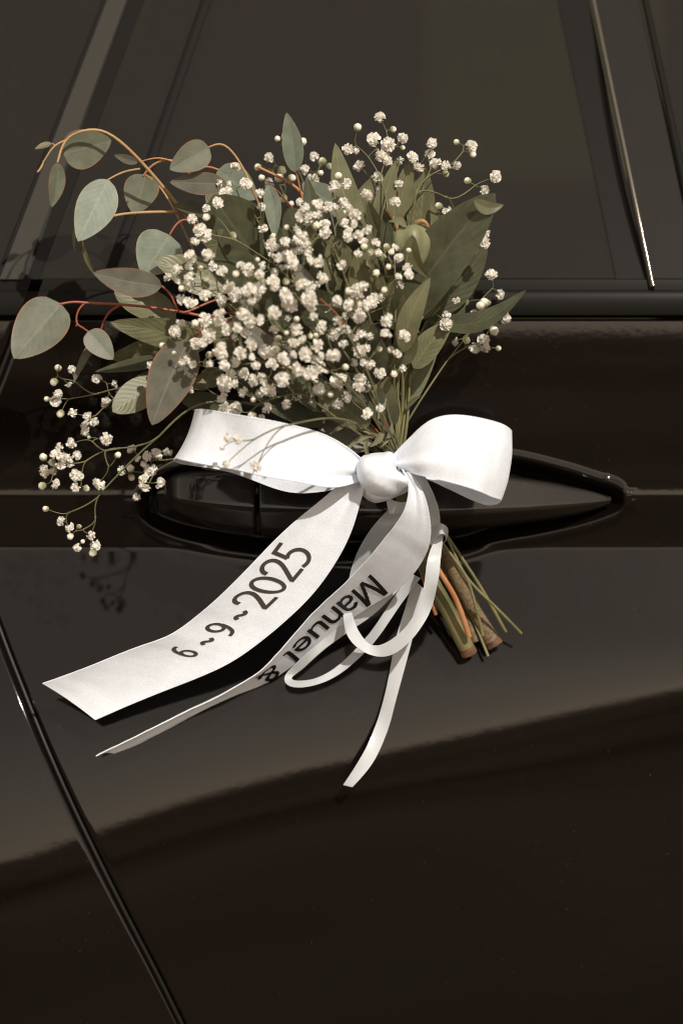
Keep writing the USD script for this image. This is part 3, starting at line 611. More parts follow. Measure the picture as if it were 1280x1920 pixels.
leaf(640, 396, 566, 342, 58, .022, .026, EUCPALE, e3, roll=-10, shape='b', fold=.1)
e4 = twig([([(560, 560, .0), (520, 440, -.008), (487, 385, -.014), (470, 345, -.018), (442, 293, -.022), (415, 270, -.024), (390, 276, -.024)], 2.6, 1.8)], TAN, 'eucalyptus_branch', label='thin branch curling over the top left')
leaf(392, 276, 318, 317, 55, -.024, -.030, EUC, e4, roll=-12, fold=.1, shape='b')
e5 = twig([([(600, 520, .02), (575, 375, .018), (530, 335, .016), (482, 312, .014)], 3.2, 2.6), ([(590, 440, .02), (570, 385, .014), (557, 330, .008), (552, 318, .004)], 2.4, 1.6), ([(575, 420, .016), (540, 380, .004), (510, 350, -.016), (500, 348, -.020)], 2.0, 1.2)], ORANGE, 'eucalyptus_branch', label='orange branch at the top of the bouquet')
leaf(553, 322, 537, 210, 42, .004, -.004, EUCPALE, e5, roll=-15, fold=.12, side=.03)
leaf(502, 346, 515, 446, 36, -.022, -.034, EUCPALE, e5, roll=25, fold=.12, side=-.05)
e6 = twig([([(540, 660, -.01), (440, 605, -.014), (400, 596, -.016), (330, 583, -.020), (230, 571, -.026), (160, 567, -.030), (135, 566, -.032), (112, 570, -.034)], 3.6, 2.0), ([(160, 567, -.030), (147, 582, -.030), (144, 605, -.030), (153, 613, -.031), (166, 622, -.033)], 2.0, 1.6),
           ([(225, 572, -.026), (205, 585, -.024), (194, 604, -.022), (186, 628, -.020)], 2.3, 1.8), ([(144, 600, -.030), (143, 612, -.030)], 1.7, 1.2)], RED, 'eucalyptus_branch', label='red branch reaching furthest left')
leaf(114, 569, 26, 672, 96, -.034, -.044, EUC, e6, roll=8, fold=.05, shape='b', asym=.2, wave=.05)
leaf(165, 621, 212, 674, 46, -.033, -.036, EUC, e6, roll=-12, fold=.08, shape='b')
leaf(188, 626, 137, 720, 19, -.020, -.016, EUCGREY, e6, roll=25, fold=.3, side=.04)
e7 = twig([([(520, 640, -.02), (420, 560, -.026), (340, 585, -.034), (322, 556, -.038), (303, 536, -.040)], 2.6, 1.8), ([(480, 600, -.02), (400, 590, -.034), (372, 624, -.042), (352, 640, -.046)], 2.8, 2.2), ([(460, 560, .0), (380, 440, -.006), (350, 412, -.008), (333, 418, -.010), (318, 440, -.012)], 2.8, 2.2)], RED, 'eucalyptus_branch', label='short red branch on the left flank')
leaf(303, 536, 175, 511, 54, -.040, -.048, EUCGREY, e7, roll=-10, fold=.1, shape='e', side=-.03)
leaf(352, 641, 285, 797, 84, -.046, -.044, EUCGREY, e7, roll=-8, fold=.06, shape='b', side=.02)
leaf(318, 440, 268, 516, 92, -.012, -.014, EUCPALE, e7, roll=8, fold=.1, shape='b')
e8 = twig([([(738, 850, -.004), (690, 790, -.02), (640, 745, -.03), (600, 700, -.03)], 2.6, 2.0), ([(735, 845, -.01), (690, 815, -.014), (688, 822, -.012)], 2.0, 1.6), ([(735, 850, .0), (690, 700, -.04), (640, 600, -.06), (600, 560, -.065)], 2.4, 1.6)], RED, 'eucalyptus_branch', label='red branch low in the middle')
leaf(696, 832, 582, 768, 78, -.012, -.010, EUCGREY, e8, roll=10, fold=.08, shape='b')
leaf(596, 545, 520, 470, 26, -.062, -.070, EUCGREY, e8, roll=30, fold=.2)
leaf(555, 690, 430, 590, 38, -.048, -.062, EUCGREY, e8, roll=25, fold=.15)
leaf(640, 760, 540, 735, 60, -.02, -.014, EUCGREY, e8, roll=-20, fold=.1, shape='b')

# ---- broad green leaves
g1 = twig([([(745, 860, .004), (730, 750, .0), (690, 600, -.01), (560, 540, -.008), (500, 522, -.012)], 3.4, 2.4), ([(690, 600, -.01), (600, 600, -.01), (470, 590, -.006), (345, 625, -.006)], 2.6, 2.0)], STALKM, 'broad_leaf_branch', label='branch with the large dark leaves on the left')
leaf(520, 545, 398, 366, 142, -.014, -.030, DARK, g1, roll=-6, fold=.06, shape='o', wave=.06)
leaf(402, 404, 322, 384, 36, -.004, -.010, DARK, g1, roll=35, fold=.3)
leaf(425, 345, 318, 341, 44, -.018, -.024, EUCGREY, g1, roll=-15, fold=.1, shape='e')
leaf(430, 540, 288, 486, 74, -.016, -.022, GREEN, g1, roll=15, fold=.15, shape='e', wave=.1)
leaf(395, 640, 207, 604, 62, -.018, -.034, GREEN, g1, roll=-20, fold=.16, shape='b', wave=.12)
leaf(330, 600, 214, 540, 66, .002, .004, OLIVE, g1, roll=18, fold=.15, shape='o', wave=.2)
leaf(330, 655, 208, 668, 56, .004, .008, OLIVE, g1, roll=-35, fold=.3, shape='o', wave=.3)
leaf(300, 712, 211, 772, 62, -.016, -.026, GREEN, g1, roll=12, fold=.12, shape='o')
leaf(330, 672, 178, 697, 32, -.002, .004, DARK, g1, roll=30, fold=.25)
leaf(340, 690, 215, 735, 40, -.004, .002, DARK, g1, roll=-25, fold=.2)
leaf(440, 770, 330, 742, 48, -.016, -.012, DARK, g1, roll=-15, fold=.15)
leaf(420, 700, 358, 726, 40, -.026, -.030, OLIVE, g1, roll=15, fold=.2, wave=.3)
g2 = twig([([(748, 860, .006), (755, 720, .002), (745, 610, -.016)], 4.0, 3.0), ([(755, 720, .002), (790, 620, .008), (825, 575, .006)], 2.6, 2.0), ([(752, 740, .004), (760, 600, .012), (720, 470, .012), (690, 470, .0)], 3.0, 2.0)], STALKM, 'broad_leaf_branch', label='branch with the large dark leaves on the right')
leaf(738, 618, 924, 362, 104, -.020, -.050, DARK, g2, roll=-14, fold=.14, shape='o', side=-.03, wave=.12, curl=-.04, label='largest dark leaf, reaching up to the right')
leaf(888, 376, 944, 384, 26, -.050, -.046, GREEN, g2, roll=15, fold=.2, side=.16)
leaf(800, 600, 988, 547, 44, .004, -.006, DARK, g2, roll=-20, fold=.2, shape='e', side=.17, curl=.05)
leaf(815, 590, 914, 458, 66, .010, .008, DARK, g2, roll=10, fold=.15)
leaf(800, 650, 870, 560, 70, .012, .016, DARK, g2, roll=-10, fold=.12)
leaf(692, 490, 628, 267, 62, .002, -.008, GREEN, g2, roll=18, fold=.2, side=-.05)
leaf(650, 470, 700, 330, 60, .010, .006, GREEN, g2, roll=-10, fold=.14)
leaf(785, 450, 797, 312, 58, .014, .006, GREEN, g2, roll=-15, fold=.2)
leaf(748, 450, 758, 330, 50, .018, .014, DARK, g2, roll=15, fold=.2)
leaf(735, 480, 721, 388, 34, -.012, -.020, DARK, g2, roll=10, fold=.2)
leaf(715, 470, 700, 372, 40, .004, -.004, OLIVE, g2, roll=-30, fold=.35, curl=.2)
leaf(815, 480, 808, 380, 40, .010, .004, OLIVE, g2, roll=25, fold=.3, side=.1)
for q in [(792, 600, 838, 430, 34, -.026, -.034, GREEN), (722, 610, 694, 430, 46, -.022, -.034, GREEN), (755, 660, 806, 520, 44, -.040, -.050, OLIVE), (705, 470, 742, 300, 44, .004, -.004, GREEN), (735, 430, 770, 290, 40, .008, .002, OLIVE), (775, 690, 850, 600, 50, -.010, -.014, GREEN), (600, 470, 575, 330, 44, .004, -.004, EUC), (440, 480, 385, 330, 46, .004, .0, GREEN)]:
    leaf(q[0], q[1], q[2], q[3], q[4], q[5], q[6], q[7], g2, roll=rng.uniform(-25, 25), fold=.18, shape='e', side=rng.uniform(-.08, .08), bend=rng.uniform(-.04, .1), wave=.12)
leaf(745, 770, 822, 640, 62, .012, .008, GREEN, g2, roll=12, fold=.15, side=-.06)
leaf(760, 740, 760, 600, 44, .014, .01, DARK, g2, roll=0, fold=.2)
g3 = twig([([(740, 860, .002), (715, 700, -.02), (680, 600, -.03), (640, 540, -.032)], 3.6, 2.2), ([(720, 720, -.016), (640, 690, -.02), (520, 690, -.02)], 2.4, 1.8)], STALKM, 'broad_leaf_branch', label='branch filling the middle of the bouquet')
for q in [(690, 610, 668, 470, 62, OLIVE), (660, 570, 622, 440, 66, GREEN), (705, 600, 700, 490, 40, OLIVE), (650, 620, 560, 540, 60, DARK), (600, 650, 500, 560, 70, DARK), (560, 690, 440, 640, 66, DARK), (520, 620, 430, 540, 60, GREEN),
          (640, 700, 620, 580, 64, DARK), (700, 720, 690, 600, 60, DARK), (620, 760, 520, 690, 62, DARK), (690, 800, 600, 720, 56, GREEN), (540, 740, 430, 720, 52, DARK), (510, 600, 470, 500, 46, OLIVE), (580, 480, 540, 390, 60, DARK), (620, 560, 590, 450, 50, DARK),
          (560, 610, 500, 590, 40, OLIVE), (740, 690, 770, 600, 40, OLIVE), (720, 560, 755, 500, 44, DARK), (480, 690, 400, 640, 54, GREEN), (650, 480, 660, 400, 50, DARK), (720, 780, 640, 700, 44, DARK), (735, 800, 715, 690, 34, GREEN), (610, 790, 500, 765, 40, DARK), (470, 470, 380, 440, 44, GREEN), (600, 520, 575, 420, 44, GREEN), (480, 650, 375, 600, 48, OLIVE), (560, 740, 470, 680, 50, GREEN), (650, 690, 580, 620, 46, GREEN), (590, 610, 560, 510, 40, OLIVE), (700, 560, 650, 520, 40, GREEN), (520, 700, 440, 700, 46, EUC), (740, 620, 735, 520, 36, GREEN), (660, 640, 690, 560, 36, EUC)]:
    d = 1 - (((q[0] + q[2]) / 2 - 560) / 360) ** 2 - (((q[1] + q[3]) / 2 - 600) / 360) ** 2
    y0 = -0.044 * max(d, 0) + rng.uniform(-.004, .012)
    leaf(q[0], q[1], q[2], q[3], q[4] * 1.25, y0 + .010, y0 - .012, q[5], g3, roll=rng.uniform(-28, 28), fold=rng.uniform(.08, .25), shape='o' if rng.random() < .5 else 'e', bend=rng.uniform(-.06, .1), side=rng.uniform(-.05, .05), wave=.12)

# ---- the closed green bud in the upper right
def pod():
    c = at(773, 455, -.030); R = 33 * PXM; nt, nf = 60, 30
    V = []
    for i in range(nf):
        f = math.pi * i / (nf - 1)
        for k in range(nt):
            a = 2 * math.pi * k / nt
            r = R * (math.sin(f) ** 0.85) * (1 + 0.10 * math.cos(5 * a + 0.7 * f) * math.sin(f)) * (1.0 + 0.16 * math.cos(f))
            h = R * 1.12 * math.cos(f) - (0.20 * R * math.exp(-(f / 0.35) ** 2)) - (0.5 * R * (f / math.pi) ** 6)
            V.append([r * math.cos(a), r * math.sin(a), h])
    V = np.array(V); t = math.radians(-12); Rm = np.array([[math.cos(t), 0, math.sin(t)], [0, 1, 0], [-math.sin(t), 0, math.cos(t)]])
    return V @ Rm.T + c, grid_faces(nf, nt, True)
PODM = stemmat('pod_skin', (0.165, 0.165, 0.085), (0.215, 0.205, 0.115), 90, 0.5)
pd = obj('closed_bud', pod(), PODM, bouquet)
twig([([(776, 432, -.030), (780, 418, -.034), (793, 414, -.036), (803, 426, -.034)], 6, 3.2), ([(745, 470, -.01), (742, 420, -.018), (724, 392, -.020)], 4.5, 3.0)], TAN, 'bud_stalk', pd)
leaf(772, 440, 803, 520, 34, -.044, -.034, OLIVE, pd, roll=30, fold=.3, side=.15)
leaf(762, 425, 728, 415, 16, -.038, -.034, OLIVE, pd, roll=20, fold=.3, side=.2)

# ---- stalks in the tie and the cut ends below it
def stalk(L, r0, r1, m_, name='stalk', lab=None, lump=0.0):
    P = np.array([on_car(a, b, y - 5) if y > 4 else at(a, b, y) for a, b, y in L]); n = 36
    Q = spline(P, n); rr = np.linspace(r0, r1, n) * PXM
    rr = rr * (1 + lump * (meshkit.fbm(np.stack([np.arange(n) * 0.4, np.full(n, r0), np.zeros(n)], 1), 2, 3) - 0.5) * 2)
    p_ = obj(name, tube(Q, rr, 14), m_, bouquet, smooth=50, label=lab)
    if r1 > 13:
        d_ = Q[-1] - Q[-2]; d_ /= np.linalg.norm(d_); k_ = rr[-1]
        obj('cut_end', tube([Q[-2], Q[-1], Q[-1] + d_ * .0004], [k_ * 1.0, k_ * 1.03, k_ * .96], 14), CUT, p_, smooth=50)
    return p_
stalk([(752, 700, .012), (742, 850, .004), (760, 960, .006), (800, 1065, .008), (842, 1150, .012), (880, 1226, .016)], 9, 15, STALKM, lab='thick green stalk with a reddish cut end', lump=.12)
stalk([(745, 840, .010), (790, 960, .012), (838, 1050, .018), (884, 1135, .022), (928, 1210, .022)], 8, 16, BARK, lab='thick stalk with speckled brown bark', lump=.12)
stalk([(755, 860, -.004), (788, 990, -.004), (824, 1072, -.004), (850, 1115, -.002), (868, 1160, .002), (879, 1194, .006)], 4, 5.6, ORANGE, lab='smooth orange stalk')
stalk([(745, 860, .0), (790, 960, .0), (832, 1022, -.002), (870, 1076, -.002), (884, 1110, .0), (905, 1192, .006)], 2.4, 3.2, STALKM)
stalk([(748, 860, .004), (800, 950, .002), (838, 1010, .001), (872, 1078, .001), (920, 1130, .004), (977, 1188, .010)], 2.4, 3.2, STALKM)
stalk([(750, 860, .008), (810, 960, .008), (848, 1020, .008), (900, 1100, .012), (948, 1186, .018)], 2.6, 3.4, STALKM)
stalk([(750, 860, .012), (800, 980, .014), (850, 1090, .02), (885, 1160, .022), (915, 1231, .018)], 2.2, 3.0, STALKM)
stalk([(735, 880, .004), (770, 1000, .008), (797, 1095, .010), (817, 1152, .014)], 3, 4.2, ORANGE, lab='short orange stalk')
stalk([(748, 870, .010), (806, 1010, .016), (850, 1110, .024), (893, 1203, .024)], 6, 9, BARK)
stalk([(744, 870, .008), (790, 1030, .016), (825, 1120, .022), (846, 1176, .022)], 5, 7, STALKM)
stalk([(742, 870, .004), (800, 1060, .016), (846, 1130, .022), (872, 1180, .024)], 3, 3, STALKM)
for L, r in [([(742, 858, .0), (735, 790, -.002), (728, 700, -.004), (722, 600, -.006)], 6), ([(748, 860, .002), (758, 780, .004), (775, 690, .006), (800, 640, .01)], 3.2), ([(738, 860, -.004), (722, 800, -.012), (700, 740, -.02)], 3.5), ([(752, 860, .002), (763, 790, .002), (768, 700, .004)], 3.0),
             ([(732, 860, -.008), (710, 820, -.016), (660, 780, -.022)], 3.2), ([(745, 862, -.006), (728, 820, -.014), (705, 770, -.024), (690, 700, -.036)], 3.0), ([(736, 862, -.010), (718, 838, -.018), (690, 812, -.022), (640, 800, -.024)], 2.6), ([(750, 862, -.004), (742, 800, -.010), (735, 720, -.016)], 3.0)]:
    stalk(L, r, r * 0.8, BARK if r == 6 else STALKM)

for q in [(702, 815, 642, 846, 10, -.034, -.044), (688, 812, 700, 868, 9, -.034, -.046), (720, 800, 690, 840, 12, -.030, -.036), (735, 790, 712, 842, 9, -.020, -.026), (760, 770, 792, 740, 9, .0, -.004), (725, 745, 705, 790, 12, -.024, -.030), (655, 790, 615, 815, 9, -.030, -.036)]:
    leaf(*q, GREEN, g3, roll=rng.uniform(-30, 30), fold=.3, shape='l', side=rng.uniform(-.15, .15), curl=.1)

# ---- baby's breath: every bloom and bud placed, then joined by branching threads
FA = '452,422,65 355,515,70 410,528,50 515,522,80 395,590,90 348,640,70 600,580,50 278,675,48 278,725,45 197,737,65 240,800,80 270,835,80 208,868,55 178,948,65 290,955,75 100,1038,65 176,1020,50 178,1080,65 240,1030,34 45,1085,50 105,1105,50 130,1153,38 372,1050,65 278,1093,38 485,1015,50 530,1040,75 455,1065,40 612,1020,60 598,1070,60 583,982,28 412,1140,80 450,1190,90 270,1195,70 365,1215,65 540,1165,85 600,1150,80 680,1120,90 550,1228,50 130,1220,70 185,1235,80 675,890,80 750,875,60 710,970,60 760,955,70 790,1000,90 730,1030,50 850,850,90 880,890,50 890,930,55 905,985,65 945,990,70 820,790,60 840,720,75 895,715,60 945,710,55 990,765,60 990,820,75 940,775,45 955,650,70 1005,665,70 1050,670,60 1100,640,75 1130,680,60 1170,710,70 1110,760,55 1160,765,50 1130,830,80 1190,830,65 1245,800,60 705,255,35 755,240,50 748,285,40 853,272,48 655,368,65 588,425,40 925,362,60 975,390,45 1015,420,40 730,445,50 870,440,60 715,490,50 790,490,45 655,520,60 610,490,40 915,500,70 962,460,34 890,570,34 1045,540,75 1115,520,65 1240,590,70 740,612,45 785,645,35 838,635,50 925,640,40 870,670,55 760,785,30 1070,480,45 970,1090,75 850,1130,80 900,1140,65 755,1110,40 760,1200,110 780,1250,90 890,1210,90 910,1250,90 1060,1230,70 1175,1165,80 1220,1140,60 1130,1250,80 1225,905,40 1190,940,50 1265,935,40 1260,1000,45'
FB = '358,127,70 225,187,45 437,197,36 322,260,85 408,285,95 497,252,70 360,352,65 407,385,65 480,385,50 494,308,28 165,318,70 210,325,48 235,418,68 555,365,75 590,420,80 670,280,65 658,345,65 690,403,70 755,418,65 752,465,40 820,415,50 818,275,34 905,300,65 915,348,38 638,478,48 345,490,75 355,560,62 470,525,55 448,635,75 1052,483,70 985,562,62 885,507,40 712,660,45 765,690,60 285,798,60 335,877,55 400,905,42 450,905,50 530,928,32 345,940,55 375,965,42 472,970,58 305,935,35 268,900,38 230,940,50 300,1000,55 410,1022,34 525,1025,52 535,1072,52 470,1080,48 482,1190,65 385,1160,38 262,1130,60 210,1165,75 310,1235,70 275,1255,70 765,1000,70 780,1040,55 638,1205,48 665,1270,45 815,1225,50 862,1235,55 990,820,55 985,880,70 1025,1068,70 1080,1190,60 985,1240,55 960,1260,50'
FC = '272,380,85 355,345,75 360,390,85 125,405,60 90,450,75 210,405,45 290,475,80 400,440,70 210,525,70 255,520,55 500,350,80 540,390,80 600,385,75 685,340,80 460,430,70 515,460,75 450,492,50 545,530,80 365,540,60 360,585,85 485,583,85 640,572,95 700,560,40 550,605,50 298,645,55 450,637,65 385,655,65 575,657,55 670,650,75 295,595,45 195,648,50 145,630,65 125,680,70 55,665,28 15,537,38 85,583,28 175,795,58 425,710,80 380,750,90 385,785,80 505,705,75 445,765,50 500,817,60 370,848,65 385,915,75 450,915,80 560,745,85 610,735,80 650,795,100 735,740,90 640,910,65 555,965,55 555,1000,55 495,1025,55 610,970,50 405,1090,55 470,1100,65 372,1150,28 398,1243,55 575,1260,70 560,860,35 815,440,75 818,380,35 760,460,28 800,520,70 855,500,55 940,535,75 970,430,90 920,360,60 900,300,100 1040,470,80 1105,445,85 1065,385,60 1100,525,60 1195,360,80 1040,595,95 870,590,95 800,590,50 745,615,80 925,620,60 965,600,50 960,670,70 905,700,100 825,680,75 1200,575,80 1110,665,40 1060,750,85 1090,730,60 1000,690,30 950,795,75 1025,828,40 1200,740,75 1190,785,60 1120,845,70 1240,945,80 900,480,35 935,480,35 710,495,40 1260,650,60 1225,640,50 1165,490,50'
FD = '270,320,90 265,400,65 375,415,80 335,520,55 225,495,35 185,585,55 230,640,75 155,880,85 230,848,55 540,258,45 630,290,55 625,345,75 685,200,55 735,210,60 510,180,50 865,280,62 985,310,62 915,385,55 885,355,45 680,445,60 750,440,45 850,440,75 860,480,60 800,490,70 745,375,30 940,490,32 880,215,30 800,280,60 985,275,30 900,40,60 960,170,60'
FE = '220,160,40 305,170,50 197,243,45 285,258,48 220,315,62 205,358,70 153,345,32 235,433,45 312,430,55 395,450,55 438,485,60 382,508,60 383,547,50 407,576,22 510,583,70 510,355,55 500,375,45 455,225,55 560,255,50 300,610,62 228,635,50 132,695,45 205,675,65 240,690,60 280,700,60 332,685,62 185,725,40 205,750,36 240,740,60 292,732,50 140,780,70 188,780,50 127,867,45 205,855,65 325,805,75 350,810,50 325,878,60 388,882,40 465,855,80 660,645,60 578,682,38 700,705,50 755,690,65 810,675,65 880,665,60 732,735,38 775,770,75 605,775,65 655,762,45 660,815,40 735,825,70 740,870,85 832,848,65 690,935,55 775,145,60 885,153,30 147,1005,36 238,1080,52 290,1115,55 294,1170,40 345,1112,30 418,1165,55 442,1225,65 428,1268,45 335,1237,50 368,1202,28'
blooms = []
for text, ox, oy in ((FA, 300, 180), (FB, 600, 180), (FC, 300, 480), (FD, 640, 500), (FE, 40, 640)):
    for q in text.split():
        a, b, c = map(float, q.split(','))
        p = (ox + a / 3.2, oy + b / 3.2, c / 3.2)
        if all(math.hypot(p[0] - o[0], p[1] - o[1]) > 5 for o in blooms):
            blooms.append(p)
# seeds of the sprays: (x, y, depth shift, path from the tie to the spray's first fork)
SPRAYS = [(170, 880, .0, [(740, 850, .0), (640, 800, -.012), (500, 770, -.016), (385, 768, -.030), (300, 816, -.030)], "lowest spray hanging on the left, down past the handle", 2.2),
          (135, 730, .004, [(740, 850, .0), (600, 770, .0), (400, 740, .0), (260, 728, -.004)], 'small spray at the left above the hanging one', 2.0),
          (300, 880, -.006, [(740, 850, .0), (640, 850, .004), (420, 880, .008), (350, 862, -.010)], 'spray beside the end of the handle', 2.0),
          (340, 545, None, [(740, 850, .0), (640, 720, -.03), (500, 620, -.036)], None, 2.0), (415, 385, None, [(740, 850, .0), (640, 660, -.03), (520, 500, -.03)], None, 2.0),
          (540, 305, .034, [(740, 850, .004), (660, 640, .006), (580, 440, .02)], 'greener spray behind the top', 2.0), (720, 265, .004, [(740, 850, .0), (735, 640, -.01), (725, 420, -.012)], 'spray rising highest', 2.0),
          (850, 315, .004, [(740, 850, .002), (748, 600, -.006), (778, 370, -.016)], 'spray reaching up to the right', 2.2), (620, 420, None, [(740, 850, .0), (690, 640, -.04), (640, 500, -.05)], None, 2.0), (520, 520, None, [(740, 850, .0), (650, 680, -.05), (560, 560, -.06)], None, 2.0),
          (430, 640, None, [(740, 850, .0), (630, 740, -.05), (500, 680, -.06)], None, 2.0), (540, 640, None, [(740, 850, -.004), (650, 740, -.06), (580, 670, -.075)], None, 2.0), (640, 600, None, [(740, 850, -.004), (700, 730, -.06), (660, 640, -.075)], None, 2.0),
          (745, 480, None, [(740, 850, .0), (742, 680, -.03), (742, 560, -.036)], None, 2.0), (690, 690, None, [(740, 850, -.006), (718, 790, -.04), (700, 740, -.05)], None, 2.0), (520, 720, None, [(740, 850, -.006), (660, 790, -.04), (580, 745, -.055)], None, 2.0),
          (890, 610, .026, [(740, 850, .006), (770, 760, .010), (835, 680, .014)], 'spray behind the right side', 2.0), (455, 850, -.082, [(740, 850, -.006), (640, 786, -.060), (545, 796, -.078)], 'few faded blooms hanging over the left loop of the bow', 1.8),
          (820, 560, -.012, [(740, 850, -.002), (750, 700, -.02), (775, 620, -.03)], None, 1.8)]
def depth_of(px, py, shift):
    if shift is not None: return shift + rng.uniform(-.008, .008)
    r2 = ((px - 560) / 350) ** 2 + ((py - 610) / 330) ** 2
    return -0.012 - 0.066 * max(0, 1 - r2) + rng.uniform(-.012, .012)
# small blooms deeper in the mass, seen between the front ones
for _ in range(120):
    a, q = rng.uniform(0, 6.283), math.sqrt(rng.random())
    p = (565 + 215 * q * math.cos(a) + 30 * math.sin(a), 575 + 200 * q * math.sin(a), rng.uniform(13, 21))
    if all(math.hypot(p[0] - o[0], p[1] - o[1]) > 10 for o in blooms):
        blooms.append(p + (0.022,))
groups = [[] for _ in SPRAYS]
for px, py, dpx, *deep in blooms:
    if 120 < px < 400 and py > 840 and px > 225: k = 2
    elif px < 240 and py < 812 and py > 660: k = 1
    elif px < 240 and py > 780: k = 0
    elif 410 < px < 500 and py > 805: k = 17
    else:
        ds = [math.hypot(px - s[0], (py - s[1])) for s in SPRAYS]
        for j in (0, 1, 2, 17): ds[j] = 1e9
        k = int(np.argmin(ds))
    y = depth_of(px, py, SPRAYS[k][2])
    if deep: y += deep[0]
    if k == 0: y = -0.030 + rng.uniform(-.006, .006) + 0.012 * (py - 880) / 150
    groups[k].append((at(px, py, y), dpx * (y - EYE[1]) / DIST * PXM * 0.5))
def petal_ball(R, axis, r, n=34):
    """a double bloom: many small crinkled petals round a core, a green cup below"""
    a = axis / np.linalg.norm(axis); e1 = np.cross(a, [0.3, 0.5, 0.81]); e1 /= np.linalg.norm(e1); e2 = np.cross(a, e1)
    V, F, k = [], [], 0
    for i in range(n):
        c = 1 - 1.72 * (i + 0.5) / n; s = math.sqrt(max(0, 1 - c * c)); ph = i * 2.39996 + r.uniform(-.35, .35)
        d = np.array([s * math.cos(ph), s * math.sin(ph), c]) + r.normal(0, .10, 3); d /= np.linalg.norm(d)
        t = np.cross(d, r.normal(0, 1, 3)); t /= np.linalg.norm(t); b = np.cross(d, t)
        L = R * r.uniform(.84, 1.14); w = R * r.uniform(.26, .40)
        cr = r.uniform(-.22, .22, 4) * R
        rows_ = [(0.38, .35), (0.72, .95), (0.93, 1.05), (1.0, .72)]
        for j, (h, ww) in enumerate(rows_):
            bend = (h ** 2) * R * 0.22
            for q in (-1, -.34, .34, 1):
                zz = (0.10 * R if j >= 2 else .03 * R) * math.sin(q * 5.1 + cr[0] * 40 / R + i) + (cr[1] * .4 * abs(q))
                V.append(d * (L * h + (r.uniform(-.10, .10) * R if j == 3 else 0)) + t * (q * w * ww) + b * (zz + bend))
        for j in range(3):
            for q in range(3):
                p = k + j * 4 + q; F += [[p, p + 1, p + 5], [p, p + 5, p + 4]]
        k += 16
    core = trimesh.creation.icosphere(1, R * 0.56); V = np.vstack([V, core.vertices]); F = np.vstack([F, core.faces + k])
    return V @ np.array([e1, e2, a]), F
def bud_ball(R, axis, r):
    a = axis / np.linalg.norm(axis); e1 = np.cross(a, [0.3, 0.5, 0.81]); e1 /= np.linalg.norm(e1); e2 = np.cross(a, e1)
    nt, nf = 20, 11; V, uv = [], []
    open_ = r.uniform(.0, .18)
    for i in range(nf):
        f = math.pi * (1 - i / (nf - 1))
        for k in range(nt):
            q = 2 * math.pi * k / nt
            rr = R * math.sin(f) ** .9 * (1 + (.07 + open_ * (i / nf)) * math.cos(5 * q + 2.2 * math.cos(f)) + r.uniform(-.05, .05))
            V.append([rr * math.cos(q), rr * math.sin(q), -R * 1.12 * math.cos(f) * (-1 if False else 1)]); uv.append([k / nt, i / (nf - 1) * r.uniform(.97, 1.03)])
    V = np.array(V); V[:, 2] = -V[:, 2] if V[0, 2] > V[-1, 2] else V[:, 2]
    return V @ np.array([e1, e2, a]), grid_faces(nf, nt, True), np.array(uv)
def two_means(P):
    a = P[np.argmax(np.linalg.norm(P - P.mean(0), axis=1))]; b = P[np.argmax(np.linalg.norm(P - a, axis=1))]
    for _ in range(8):
        m = np.linalg.norm(P - a, axis=1) <= np.linalg.norm(P - b, axis=1)
        if m.all() or not m.any(): break
        a, b = P[m].mean(0), P[~m].mean(0)
    return m
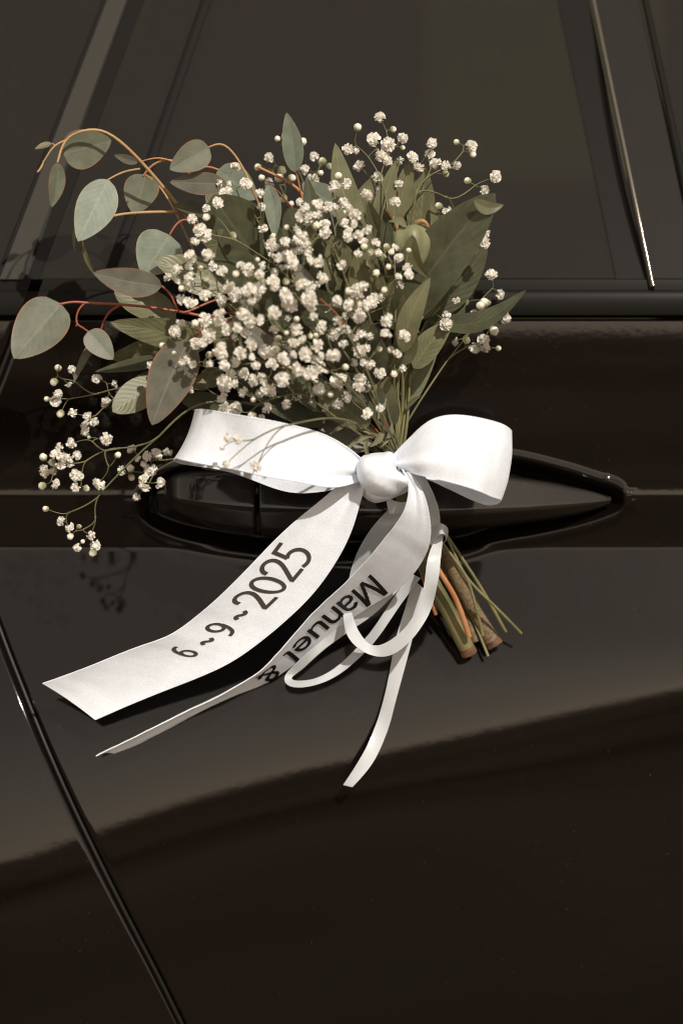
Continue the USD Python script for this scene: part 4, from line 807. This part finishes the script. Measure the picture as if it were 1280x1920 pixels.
for (sx, sy, sh, way, lab, r0), items in zip(SPRAYS, groups):
    if not items: continue
    P = np.array([i[0] for i in items]); Rr = np.array([i[1] for i in items])
    parts = []; ends = [None] * len(P)
    way = [(way[0][0] + rng.uniform(-16, 16), way[0][1] + rng.uniform(-6, 14), way[0][2] + rng.uniform(-.006, .006))] + [(a + rng.uniform(-12, 12), b + rng.uniform(-12, 12), c) for a, b, c in way[1:-1]] + [way[-1]]
    W = spline([at(*w) for w in way], 24)
    root = W[-1]
    parts.append(tube(W, np.linspace(r0 * 1.2, r0, 24) * PXM, 6))
    def curve(p0, p1, d0, ra, rb_, n=7):
        L = np.linalg.norm(p1 - p0)
        c = p0 + d0 * L * 0.35 + rng.normal(0, .03, 3) * L
        t = np.linspace(0, 1, n)[:, None]
        Q = (1 - t) ** 2 * p0 + 2 * t * (1 - t) * c + t ** 2 * p1
        parts.append(tube(Q, np.linspace(ra, rb_, n), 5, cap=False))
        e = Q[-1] - Q[-2]; return e / (np.linalg.norm(e) + 1e-12)
    def node(p, r):
        m = trimesh.creation.icosphere(1, r); parts.append((m.vertices + p, m.faces))
    def grow(idx, p, d, r):
        if len(idx) == 1:
            k = idx[0]; tgt = P[k]; e0 = tgt - p; e0 /= np.linalg.norm(e0) + 1e-12
            e = curve(p, tgt - e0 * Rr[k] * .5, d, r, max(r * .7, 0.55 * PXM)); ends[k] = e0 * .7 + e * .3
            return
        m = two_means(P[idx])
        if m.all() or not m.any(): m = np.arange(len(idx)) < len(idx) // 2
        for sub in (idx[m], idx[~m]):
            c = P[sub].mean(0)
            if len(sub) == 1: grow(sub, p, d, r * .82); continue
            dist = np.linalg.norm(c - p)
            q = p + (c - p) * (0.50 + .12 * rng.random()) + rng.normal(0, .05, 3) * dist * .5
            if len(sub) <= 3: q = p + (c - p) * (.72 + .08 * rng.random())
            rn = max(r * .84, 0.7 * PXM)
            e = curve(p, q, d, r, rn); node(q, rn * 1.5)
            grow(sub, q, e, rn)
    d0 = W[-1] - W[-3]; d0 /= np.linalg.norm(d0)
    grow(np.arange(len(P)), root, d0, r0 * .9 * PXM)
    # tiny side bracts and bare stubs
    sp = obj('babys_breath_spray', join(parts), THREAD, bouquet, label=lab)
    for k in range(len(P)):
        r = np.random.default_rng(1000 + int(P[k][0] * 1e5) % 9999 + k)
        ax = ends[k] + r.normal(0, .25, 3)
        dpx = Rr[k] * 2 / PXM
        green = (sh is not None and sh > .02)
        if dpx < 14.2 or (green and dpx < 18):
            V, F, uv = bud_ball(Rr[k] * 1.0, ax, r)
            obj('bud', (V + P[k], F), BUDM, sp, uv=uv)
        else:
            V, F = petal_ball(Rr[k] * r.uniform(.90, 1.08), ax, r, int(r.integers(24, 34)) if dpx < 20 else int(r.integers(32, 46)))
            a_ = ax / np.linalg.norm(ax); V = V - np.outer(V @ a_, a_) * r.uniform(-.08, .30)
            obj('bloom', (V + P[k], F), PETAL, sp, smooth=True)
